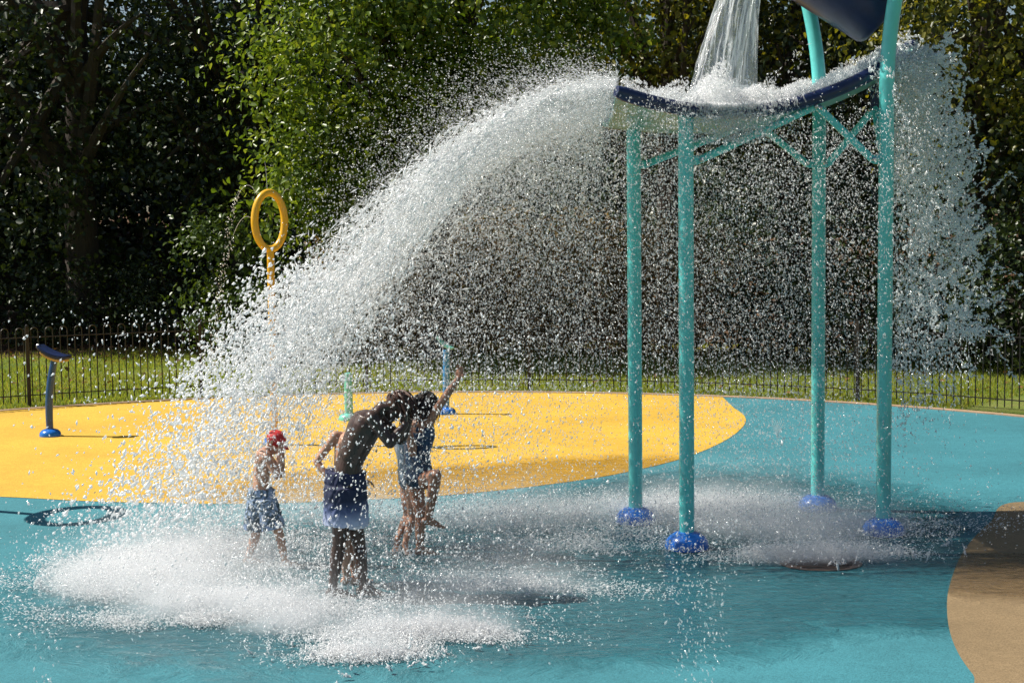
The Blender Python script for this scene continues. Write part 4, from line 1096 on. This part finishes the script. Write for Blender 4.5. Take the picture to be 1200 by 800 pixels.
# dense arc: packets thrown off the left lip of the basin, each a ragged streak of drops
def packets(npk, per, vmean, vsd, vz, vzsd, spread, tpow=1.0, yspread=0.35, vyb=-0.25, h=0.10, tmax=1.0, tmin=0.0):
    p0 = lip(npk); p0[:, 2] += np.abs(rng.normal(0, h, npk))
    v0 = np.stack([-np.abs(rng.normal(vmean, vsd, npk)), rng.normal(vyb, yspread, npk), rng.normal(vz, vzsd, npk)], 1)
    tf = tfall(p0[:, 2], v0[:, 2]); t = tf * (tmin + (tmax - tmin) * rng.random(npk) ** tpow)
    p, v = ballistic(p0, v0, t)
    u = unit(v)
    sp = spread * (0.35 + t / 0.8)
    along = rng.normal(size=(npk, per)) * (sp * 2.2)[:, None]
    off = rng.normal(size=(npk, per, 3)) * sp[:, None, None] * 0.8
    P = (p[:, None, :] + u[:, None, :] * along[..., None] + off).reshape(-1, 3)
    Vv = np.repeat(v, per, 0); T = np.repeat(t, per)
    k = P[:, 2] > 0.01
    return P[k], Vv[k], T[k]
# filaments: drops strung along one flight path, so the sheet breaks into streaks
def filaments(nf, per, vmean, vsd, vzsd, tpow, dt, jit, tmax=1.0, h=0.05, ysd=0.32):
    p0 = lip(nf); p0[:, 2] += np.abs(rng.normal(0, h, nf))
    v0 = np.stack([-np.abs(rng.normal(vmean, vsd, nf)), rng.normal(-0.2, ysd, nf), rng.normal(0.05, vzsd, nf)], 1)
    tf = tfall(p0[:, 2], v0[:, 2]); t0 = tf * tmax * rng.random(nf) ** tpow
    L = dt * (0.3 + 1.2 * rng.random(nf)); jj = jit * rng.lognormal(-0.55, 1.0, nf)
    t = (t0[:, None] + L[:, None] * (rng.random((nf, per)) - 0.5)).clip(0.0, None).ravel()
    v = np.repeat(v0, per, 0) + rng.normal(size=(nf * per, 3)) * np.repeat(jj, per)[:, None]
    p = np.repeat(p0, per, 0) + rng.normal(size=(nf * per, 3)) * 0.006
    P, Vv = ballistic(p, v, t); k = (P[:, 2] > 0.01) & (rng.random(len(t)) < np.repeat(np.where(t0 < 0.45, 1.0, np.clip(1.15 - (t0 - 0.42) * 2.8, 0.22, 1)), per))
    return P[k], Vv[k], t[k]
P, Vv, T = filaments(800, 44, 3.95, 0.36, 0.15, 1.3, 0.13, 0.080)
drops('water_arc', 'white streaky sheet of water arcing left from the basin over the children', P, 0.0076 * (0.35 + 1.2 * rng.random(len(P)) ** 1.4), Vv, 2.8)
P, Vv, T = filaments(700, 26, 3.95, 0.38, 0.14, 1.1, 0.22, 0.03, 0.85, 0.04)
drops('water_ropes', 'thin bright ropes of water running along the arc', P, 0.0062 * (0.4 + 1.0 * rng.random(len(P))), Vv, 6.0, 'foam')  # opaque white stands in for highlights along the arc
# thinner leading clots low on the left
P, Vv, T = packets(520, 18, 4.4, 0.42, 0.1, 0.25, 0.055, 1.0, 0.30, -0.2, 0.05, 1.0, 0.62)
drops('water_clots', 'glinting clots of water at the outer edge of the arc', P, 0.011 * (0.5 + 1.0 * rng.random(len(P))), Vv, 1.6, 'foam')
# fine spray thrown above the arc
n = 34000
p0 = lip(n); v0 = np.stack([-rng.uniform(0.2, 4.6, n), rng.normal(-0.1, 0.5, n), np.abs(rng.normal(1.2, 0.9, n))], 1)
t = rng.random(n) * np.minimum(tfall(p0[:, 2], v0[:, 2]), 0.6)
P, Vv = ballistic(p0, v0, t)
drops('fine_spray', 'fine haze of droplets thrown up above the arc', P, 0.0042 * (0.5 + rng.random(n)), Vv, 1.2)
# veil of separate drops raining below the arc
n = 145000
p0 = lip(n, 12.0, 14.7); p0[:, 0] += np.where(rng.random(n) < 0.36, rng.uniform(0, 2.5, n), 0)
inside = p0[:, 0] > LIPX + 0.02
u_ = (p0[:, 0] - LIPX) / 2.5
p0[:, 2] = np.where(inside, 3.55 - 0.2 * np.sin(PI * u_) + 0.25 * u_, p0[:, 2])
p0[:, 1] = np.where(inside, np.where(rng.random(n) < 0.5, 12.25, 14.5) + rng.normal(0, 0.15, n), p0[:, 1])
v0 = np.stack([np.where(inside, rng.normal(-0.25, 0.55, n), -4.3 * rng.random(n) ** 0.75), rng.normal(-0.1, 0.55, n), rng.normal(0.1, 0.7, n)], 1)
t = tfall(p0[:, 2], v0[:, 2]) * np.where(inside, np.where(u_ < 0.22, 0.04, 0.22) + 0.75 * rng.random(n) ** 0.8, rng.random(n) ** 0.8)
P, Vv = ballistic(p0, v0, t); k = P[:, 2] > 0.01; P, Vv = P[k], Vv[k]
drops('falling_drops', 'veil of separate white drops raining under the arc and the basin', P, 0.0049 * (0.4 + 1.25 * rng.random(len(P)) ** 1.6), Vv, 1.5, 'water_drop')
# larger flecks near the children
n = 9500
P = np.stack([rng.normal(-1.35, 0.85, n), rng.uniform(10.2, 12.4, n), rng.random(n) ** 1.2 * 2.1], 1)
drops('falling_flecks', 'larger water flecks flying around the children', P, 0.0072 * (0.4 + 0.9 * rng.random(n)), np.tile([[-0.4, 0, -1.0]], (n, 1)), 1.6, 'foam')

# boiling water on the basin
n = 60000
u = rng.normal(0.42, 0.27, n); u = np.where((u < 0.02) | (u > 0.985), rng.uniform(0.03, 0.97, n), u); v = rng.random(n)
P = np.array([basin(a, b_) for a, b_ in zip(u, v)])
hmax = 0.07 + 0.22 * np.exp(-((u - 0.36) / 0.13) ** 2) * (0.75 + 0.5 * np.sin(u * 37 + v * 9)) + 0.07 * np.abs(np.sin(u * 21 + 2 * np.sin(v * 7))) + 0.05 * u
P[:, 2] += 0.02 + hmax * rng.random(n) ** 1.3
drops('basin_water', 'white churning water filling the rimmed basin under the bucket', P, 0.0095 * (0.4 + rng.random(n)), np.tile([[-0.3, 0, 1.0]], (n, 1)) + rng.normal(size=(n, 3)) * 0.5, 1.5)
nj, per = 190, 75
ang = rng.uniform(0.12, PI - 0.25, nj); sp = np.abs(rng.normal(2.1, 0.75, nj)); tm = rng.uniform(0.10, 0.34, nj)
c0 = basin(0.36, 0.45)
p0 = np.repeat(np.array(c0)[None] + rng.normal(size=(nj, 3)) * np.array([0.24, 0.45, 0.03]), per, 0)
v0 = np.repeat(np.stack([np.cos(ang) * sp * 0.8, rng.normal(0, 0.6, nj), np.sin(ang) * sp], 1), per, 0) * (0.55 + 0.5 * rng.random((nj * per, 1))) + rng.normal(size=(nj * per, 3)) * 0.16
t = np.repeat(tm, per) * (0.25 + 0.75 * rng.random(nj * per)); P, Vv = ballistic(p0, v0, t)
k = P[:, 2] > c0.z + 0.02
drops('basin_splash', 'crown of drops splashing up where the bucket empties into the basin', P[k], 0.0072 * (0.35 + rng.random(k.sum())), Vv[k], 1.9)
# sheet spilling over the front rim in the middle
n = 3500
px = rng.normal(0.40, 0.10, n).clip(0.1, 0.7)
P = np.array([basin(a, 0) for a in px]); P[:, 1] -= 0.05 + 0.03 * rng.random(n); P[:, 2] += 0.06 - 0.32 * rng.random(n) ** 1.5
drops('rim_spill', 'white water spilling over the front of the navy rim', P, 0.0075 * (0.5 + rng.random(n)), np.tile([[0, -0.2, -1.0]], (n, 1)), 1.8)

# spill off the far right corner of the basin
npk, per = 430, 26
s_ = rng.random(npk)
p0 = np.stack([BR.x - 0.55 * (1 - s_) - 0.05 + rng.normal(0, 0.07, npk), 13.0 + 1.5 * s_ ** 0.7, BR.z - 0.30 + 0.18 * s_ + rng.normal(0, 0.05, npk)], 1)
v0 = np.stack([np.abs(rng.normal(0.62, 0.22, npk)) * (0.3 + 0.7 * s_), rng.normal(0, 0.2, npk), rng.normal(0.1, 0.22, npk)], 1)
t = tfall(p0[:, 2], v0[:, 2]) * rng.random(npk) ** 1.25 * 0.86
p, v = ballistic(p0, v0, t); sp = 0.012 + 0.06 * t
cl = unit(rng.normal(size=(npk, 3)))
P = (p[:, None, :] + unit(v)[:, None, :] * (rng.normal(size=(npk, per)) * 2.0 * sp[:, None])[..., None] + cl[:, None, :] * (rng.normal(size=(npk, per)) * 2.2 * sp[:, None])[..., None] + rng.normal(size=(npk, per, 3)) * sp[:, None, None] * 0.35).reshape(-1, 3)
Vv = np.repeat(v, per, 0); k = P[:, 2] > 0.25
drops('side_spill', 'cooler white water tumbling off the right end of the basin', P[k], 0.0085 * (0.4 + rng.random(k.sum())), Vv[k], 1.8, 'water_cool')

# torn curling strands lower down in that spill, each a crooked string of drops
ns, per = 400, 54
t = 0.10 + 0.62 * rng.random(ns); vx = np.abs(rng.normal(0.62, 0.18, ns))
p0 = np.stack([BR.x - 0.22 + rng.normal(0, 0.10, ns), rng.uniform(13.2, 14.6, ns), BR.z - 0.15 + rng.normal(0, 0.06, ns)], 1)
p, v = ballistic(p0, np.stack([vx, rng.normal(0, 0.25, ns), rng.normal(0.05, 0.25, ns)], 1), t)
stp = rng.normal(size=(ns, per, 3)); ker = np.ones(9) / 9
stp = np.stack([[np.convolve(stp[i, :, c_], ker, 'same') for c_ in range(3)] for i in range(ns)], 0).transpose(0, 2, 1)
walk = np.cumsum(stp, 1) * (0.010 + 0.018 * t)[:, None, None]; walk -= walk.mean(1, keepdims=True)
P = (p[:, None, :] + walk + rng.normal(size=(ns, per, 3)) * 0.006).reshape(-1, 3); Vv = stp.reshape(-1, 3); k = P[:, 2] > 0.35
drops('spill_strands', 'torn curling strands of water in the spill right of the frame', P[k], 0.0080 * (0.35 + rng.random(k.sum())), Vv[k], 1.9, 'water_cool')

# the pouring stream: a clear curved sheet with foamy strands on it
m, nt, out = mat('clear_stream')
geo = coord(nt, 'Object', (16, 16, 0.9)); n1 = noise(nt, 1.6, 6, 0.65, geo, 0.4)
r = ramp(nt, [(0.52, (0, 0, 0)), (0.74, (1, 1, 1))]); nt.links.new(n1.outputs[0], r.inputs[0])
tr = N(nt, 'ShaderNodeBsdfTransparent'); tr.inputs[0].default_value = (0.9, 0.94, 0.95, 1)
gl = N(nt, 'ShaderNodeBsdfGlossy'); gl.inputs['Roughness'].default_value = 0.15
df = N(nt, 'ShaderNodeBsdfTranslucent'); df.inputs[0].default_value = (0.85, 0.88, 0.9, 1)
a = N(nt, 'ShaderNodeMixShader'); a.inputs[0].default_value = 0.28
nt.links.new(tr.outputs[0], a.inputs[1]); nt.links.new(gl.outputs[0], a.inputs[2])
b_ = N(nt, 'ShaderNodeMixShader'); nt.links.new(r.outputs[0], b_.inputs[0]); nt.links.new(a.outputs[0], b_.inputs[1]); nt.links.new(df.outputs[0], b_.inputs[2])
bp = N(nt, 'ShaderNodeBump'); bp.inputs['Strength'].default_value = 0.9; bp.inputs['Distance'].default_value = 0.03
nt.links.new(n1.outputs[0], bp.inputs['Height']); nt.links.new(bp.outputs[0], gl.inputs['Normal'])
nt.links.new(b_.outputs[0], out.inputs['Surface']); M['clear_stream'] = m
pour_top = bc + axis * 0.99 + Vector((-0.25, 0, -0.30))
XT0, XT1, ZT = at(862, -60, 13.4).x, at(898, -60, 13.4).x, at(846, -60, 13.4).z
XB0, XB1, ZB = at(810, 112, 13.4).x, at(884, 100, 13.4).x, at(846, 108, 13.4).z
def stream(s, t, dep):                   # s across, t down
    sx = t ** 0.85
    x = XT0 + (XB0 - XT0) * sx + s * ((XT1 - XT0) + ((XB1 - XB0) - (XT1 - XT0)) * t)
    y = 13.4 + dep * (0.10 + 0.10 * math.sin(PI * s)) * (1 if dep < 0 else 1.2)
    return Vector((x + 0.010 * math.sin(9 * s + 5 * t), y + 0.015 * math.sin(23 * s + 3 * t), ZT + (ZB - ZT) * t))
NS, NT2 = 36, 30
V, Fq = [], []
for dep in (-1, 1):
    for j in range(NT2 + 1):
        for i in range(NS + 1): V.append(stream(i / NS, j / NT2, dep))
o1 = (NS + 1) * (NT2 + 1)
for j in range(NT2):
    for i in range(NS):
        a_ = j * (NS + 1) + i
        Fq.append((a_, a_ + 1, a_ + NS + 2, a_ + NS + 1)); Fq.append((a_ + o1, a_ + o1 + NS + 1, a_ + o1 + NS + 2, a_ + o1 + 1))
    for i in (0, NS):
        a_ = j * (NS + 1) + i; Fq.append((a_, a_ + NS + 1, a_ + o1 + NS + 1, a_ + o1))
o = MB().add(V, Fq).build('pouring_water', M['clear_stream'])
tag(o, 'clear streaky water pouring from the tipped bucket into the basin', 'water', kind='stuff')
st = MB()
for i in range(75):
    s0 = random.random() ** 1.5 if i % 3 else random.choice((0.0, 0.02, 0.98, 0.35, 0.45))
    t0 = random.uniform(0, 0.75); L = random.uniform(0.12, 0.5); dep = random.choice((-1, -1, -1, 1))
    pts = [stream(min(1, max(0, s0 + random.gauss(0, 0.006))), min(1, t0 + L * j / 8), dep) + Vector((0, -0.012 * (1 if dep < 0 else -1), 0)) for j in range(9)]
    st.tube(pts, [0.002] + [random.uniform(0.002, 0.0075) for _ in range(7)] + [0.001], 5)
o = st.build('stream_strands', M['water']); tag(o, 'white foamy strands on the pouring stream', 'water', kind='stuff')

# ground splash: drops bouncing off the paving
def blobs(spec):
    Ps = []
    for (px, py, rx, ry, n_, hz) in spec:
        g_ = G(px, py)
        p = np.stack([rng.normal(g_.x, rx, n_), rng.normal(g_.y, ry, n_), np.abs(rng.normal(0, hz, n_)) + 0.008], 1); Ps.append(p)
    return np.concatenate(Ps)
SPL = [(165, 682, .42, .5, 42000, .06), (240, 660, .55, .5, 32000, .06), (310, 714, .45, .25, 18000, .03), (260, 722, .45, .25, 34000, .035), (300, 612, .8, .5, 10000, .07),
       (430, 640, .6, .6, 6000, .04), (505, 744, .42, .18, 26000, .03), (430, 768, .25, .10, 12000, .025), (590, 690, .6, .3, 12000, .035), (620, 615, .6, .5, 16000, .07),
       (720, 606, .7, .32, 16000, .07), (840, 600, .8, .3, 24000, .08), (930, 622, .8, .3, 24000, .07), (960, 652, .5, .12, 16000, .05), (700, 645, .6, .3, 10000, .05)]
P = blobs(SPL); n = len(P)
# gathered into low streaks that run outwards from where the water lands
wv = np.sin(P[:, 0] * 2.3 + 3.1 * np.sin(P[:, 1] * 1.7)) + np.sin(P[:, 1] * 9.0 + 2.0 * np.sin(P[:, 0] * 1.9)) + 0.7 * np.sin(P[:, 0] * 11 + P[:, 1] * 6)
k = rng.random(n) < np.clip(0.48 + 0.45 * wv, 0.04, 1); P = P[k]; n = len(P)
out_ = P - np.array([[-1.0, 12.2, -0.35]]); vv = unit(out_) + rng.normal(size=(n, 3)) * 0.3
drops('ground_splash', 'low white splash of drops bouncing off the wet blue paving', P, 0.0040 * (0.4 + 1.0 * rng.random(n) ** 1.5), vv, 2.4, 'foam')
nj, per = 420, 46
cs = np.array([tuple(G(x, y)) for x, y in ((150, 690), (200, 665), (270, 650), (250, 715), (330, 700), (430, 640), (500, 745), (440, 765), (620, 620), (760, 608), (850, 602), (930, 628), (975, 655))])
o_ = cs[rng.integers(0, len(cs), nj)] + rng.normal(size=(nj, 3)) * np.array([.42, .25, 0]); o_[:, 2] = 0.01
az = rng.uniform(0, 2 * PI, nj); hv = np.abs(rng.normal(0.9, 0.5, nj)); up_ = np.abs(rng.normal(1.25, 0.5, nj))
v0 = np.repeat(np.stack([np.cos(az) * hv, np.sin(az) * hv * 0.7, up_], 1), per, 0) * (0.5 + 0.6 * rng.random((nj * per, 1))) + rng.normal(size=(nj * per, 3)) * 0.07
t = np.repeat(up_ / Gv * rng.uniform(0.5, 1.5, nj), per) * (0.15 + 0.85 * rng.random(nj * per))
P, Vv = ballistic(np.repeat(o_, per, 0), v0, t); k = P[:, 2] > 0.008
drops('splash_crowns', 'small crowns of water thrown up where the drops land', P[k], 0.0046 * (0.4 + rng.random(k.sum())), Vv[k], 2.0, 'foam')
n = 6500
cs = [G(x, y) for x, y in ((175, 680), (260, 650), (340, 690), (430, 640), (500, 735), (620, 620), (800, 620), (950, 640))]
ci = rng.integers(0, len(cs), n); base = np.array([tuple(c) for c in cs])[ci] + rng.normal(size=(n, 3)) * np.array([.55, .4, 0])
base[:, 2] = 0.02 + rng.random(n) ** 2 * 0.4
drops('bounce_drops', 'separate drops bouncing knee high above the splash', base, 0.0062 * (0.4 + rng.random(n)), np.tile([[0, 0, 1.0]], (n, 1)) + rng.normal(size=(n, 3)) * .4, 1.5, 'water_drop')

# jets from ground nozzles and from the ring
def column(name, label, px, py0, n_, wid, h, lo=0.02, sz=0.0062):
    g_ = G(px, py0)
    z = lo + rng.random(n_) * h; s_ = rng.choice([-1, -0.35, 0.4, 1], n_)
    x = g_.x + s_ * wid * (0.25 + 0.75 * z / h) + rng.normal(0, wid * 0.2, n_)
    P = np.stack([x, g_.y + rng.normal(0, wid * 0.8, n_), z], 1)
    drops(name, label, P, sz * (0.4 + 0.9 * rng.random(n_)), np.tile([[0, 0, 1.0]], (n_, 1)), 1.6, 'water_drop')
column('nozzle_jet', 'column of sparkling drops rising from a floor nozzle in the foreground', 816, 812, 420, 0.20, 1.0)
column('nozzle_drops', 'few loose drops flying up at the lower left', 55, 812, 60, 0.10, 1.1, sz=0.0085)
fj = MB(); g_ = G(911, 513)
for i in range(9):
    a_ = -0.4 + 0.1 * i
    fj.tube(bez(g_ + Vector((0, 0, 0.005)), g_ + Vector((a_ * 0.1, 0, 0.15)), g_ + Vector((a_ * 0.25, 0, random.uniform(0.16, 0.24))), 6), [0.006, 0.006, 0.005, 0.005, 0.004, 0.004, 0.002], 5)
tag(fj.build('floor_jet', M['water_drop']), 'small low jet of water rising from the blue paving beyond the frame', 'water', kind='stuff')
rc = at(316, 259, rb.y)
rj = MB()
def jet(p0, v0, T_, n_, r0=0.0045):
    pts = [Vector(p0) + Vector(v0) * t_ + Vector((0, 0, -4.905 * t_ * t_)) for t_ in [T_ * i / n_ for i in range(n_ + 1)]]
    rj.tube(pts, [r0 * (1 - 0.5 * i / n_) for i in range(n_ + 1)], 5)
    return pts
a_ = jet(rc + Vector((-0.12, 0, 0.27)), (-0.75, 0.1, 1.75), 0.36, 16)
b2 = jet(rc + Vector((-0.20, 0, 0.02)), (-0.80, 0.05, 0.85), 0.30, 14)
jet(rc + Vector((-0.02, 0, 0.36)), (-0.10, 0.1, 2.6), 0.26, 10, 0.003)
jet(rc + Vector((0.14, 0, 0.26)), (0.5, 0.1, 1.5), 0.22, 10, 0.003)
tag(rj.build('ring_jets', M['water_drop']), 'thin arcs of water squirting from the yellow ring', 'water', kind='stuff')
n = 330; t = 0.3 + rng.random(n) * 0.55
p0 = np.tile(np.array(rc + Vector((-0.20, 0, 0.02)))[None], (n, 1)); p0[n // 2:] = np.array(rc + Vector((-0.12, 0, 0.27)))
v0 = np.tile([[-0.80, 0.05, 0.85]], (n, 1)); v0[n // 2:] = (-0.75, 0.1, 1.75); v0 = v0 + rng.normal(size=(n, 3)) * 0.05
P, Vv = ballistic(p0, v0, t); k = P[:, 2] > 0.05
drops('ring_drops', 'loose drops falling from the ring jets', P[k], 0.0065 * (0.5 + rng.random(k.sum())), Vv[k], 1.5, 'water_drop')

# mist hanging over the splash
m = bpy.data.materials.new('mist'); m.use_nodes = True; nt = m.node_tree; nt.nodes.clear()
out = nt.nodes.new('ShaderNodeOutputMaterial')
vol = N(nt, 'ShaderNodeVolumePrincipled'); vol.inputs['Color'].default_value = (0.97, 0.98, 1, 1); vol.inputs['Anisotropy'].default_value = 0.0
pos = N(nt, 'ShaderNodeNewGeometry').outputs['Position']
MIST = [(165, 685, .55, .55, 1.0), (225, 660, .60, .55, .9), (260, 715, .60, .32, 1.0), (340, 735, .35, .22, .8), (500, 742, .50, .20, .9), (430, 768, .22, .12, .8), (400, 606, .9, .45, .35), (600, 610, .7, .5, .5), (720, 608, .7, .3, .7), (830, 600, .8, .3, 1.0), (930, 622, .8, .38, 1.0), (960, 658, .5, .14, 1.0), (590, 690, .6, .3, .5)]
acc = None
for (px, py, rx, ry, wgt) in MIST:
    g_ = G(px, py)
    vm = N(nt, 'ShaderNodeVectorMath', operation='SUBTRACT'); nt.links.new(pos, vm.inputs[0]); vm.inputs[1].default_value = (g_.x, g_.y, 0)
    v2 = N(nt, 'ShaderNodeVectorMath', operation='MULTIPLY'); nt.links.new(vm.outputs[0], v2.inputs[0]); v2.inputs[1].default_value = (1 / rx, 1 / ry, 0)
    dt = N(nt, 'ShaderNodeVectorMath', operation='DOT_PRODUCT'); nt.links.new(v2.outputs[0], dt.inputs[0]); nt.links.new(v2.outputs[0], dt.inputs[1])
    mr = N(nt, 'ShaderNodeMath', operation='MULTIPLY_ADD'); nt.links.new(dt.outputs['Value'], mr.inputs[0]); mr.inputs[1].default_value = -wgt * 0.5; mr.inputs[2].default_value = wgt
    if acc is None: acc = mr.outputs[0]
    else:
        mm = N(nt, 'ShaderNodeMath', operation='SMOOTH_MAX'); mm.inputs[2].default_value = 0.25
        nt.links.new(acc, mm.inputs[0]); nt.links.new(mr.outputs[0], mm.inputs[1]); acc = mm.outputs[0]
sp = N(nt, 'ShaderNodeSeparateXYZ'); nt.links.new(pos, sp.inputs[0])
hz = N(nt, 'ShaderNodeMath', operation='DIVIDE'); nt.links.new(sp.outputs[2], hz.inputs[0]); hz.inputs[1].default_value = -0.11
ex = N(nt, 'ShaderNodeMath', operation='EXPONENT'); nt.links.new(hz.outputs[0], ex.inputs[0])
mp = N(nt, 'ShaderNodeMapping'); mp.inputs['Scale'].default_value = (1.6, 2.6, 3.0); nt.links.new(pos, mp.inputs['Vector'])
ns = noise(nt, 1.6, 3, 0.6, mp.outputs[0], 0.5)
nr = N(nt, 'ShaderNodeMapRange'); nr.inputs['From Min'].default_value = 0.34; nr.inputs['From Max'].default_value = 0.66; nt.links.new(ns.outputs[0], nr.inputs['Value'])
nr.inputs['To Min'].default_value = 0.15; nr.inputs['To Max'].default_value = 1.2
c1 = N(nt, 'ShaderNodeMath', operation='MAXIMUM'); nt.links.new(acc, c1.inputs[0]); c1.inputs[1].default_value = 0
c2 = N(nt, 'ShaderNodeMath', operation='MULTIPLY'); nt.links.new(c1.outputs[0], c2.inputs[0]); nt.links.new(ex.outputs[0], c2.inputs[1])
c3 = N(nt, 'ShaderNodeMath', operation='MULTIPLY'); nt.links.new(c2.outputs[0], c3.inputs[0]); nt.links.new(nr.outputs[0], c3.inputs[1])
c4 = N(nt, 'ShaderNodeMath', operation='MULTIPLY'); nt.links.new(c3.outputs[0], c4.inputs[0]); c4.inputs[1].default_value = MISTD
nt.links.new(c4.outputs[0], vol.inputs['Density']); nt.links.new(vol.outputs[0], out.inputs['Volume'])
m.cycles.volume_step_rate = 0.2
o = MB().box((-0.2, 12.0, 0.28), (4.2, 0, 0), (0, 2.9, 0), (0, 0, 0.27)).build('mist', m, smooth=False)
tag(o, 'soft white mist hanging low over the splashing water', 'mist', kind='stuff')
# ------------------------------------------------------------------ light
SUN_EL = math.radians(49)
tosun = Vector((-0.985 * math.cos(SUN_EL), 0.17 * math.cos(SUN_EL), math.sin(SUN_EL))).normalized()
sd_ = bpy.data.lights.new('sun', 'SUN'); sd_.energy = 5.0; sd_.angle = math.radians(0.5); sd_.color = (1.0, 0.94, 0.84)
so = bpy.data.objects.new('sun', sd_); COL.objects.link(so)
so.rotation_euler = (-tosun).to_track_quat('-Z', 'Y').to_euler()
wd = bpy.data.worlds.new('World'); scene.world = wd; wd.use_nodes = True
nt = wd.node_tree; bg = nt.nodes['Background']
sky = nt.nodes.new('ShaderNodeTexSky'); sky.sky_type = 'NISHITA'; sky.sun_disc = False
sky.sun_elevation = SUN_EL; sky.sun_rotation = math.atan2(tosun.x, tosun.y)
nt.links.new(sky.outputs[0], bg.inputs[0]); bg.inputs[1].default_value = 0.055
scene.view_settings.view_transform = 'Standard'; scene.view_settings.look = 'None'
scene.view_settings.exposure = 0.5; scene.view_settings.gamma = 1.0
scene.view_settings.use_curve_mapping = False
scene.render.engine = 'CYCLES'
cy = scene.cycles
cy.max_bounces = 10; cy.diffuse_bounces = 9; cy.glossy_bounces = 3; cy.transmission_bounces = 4; cy.transparent_max_bounces = 24
cy.volume_bounces = 3
cy.use_denoising = True
cy.use_adaptive_sampling = True; cy.adaptive_threshold = 0.02
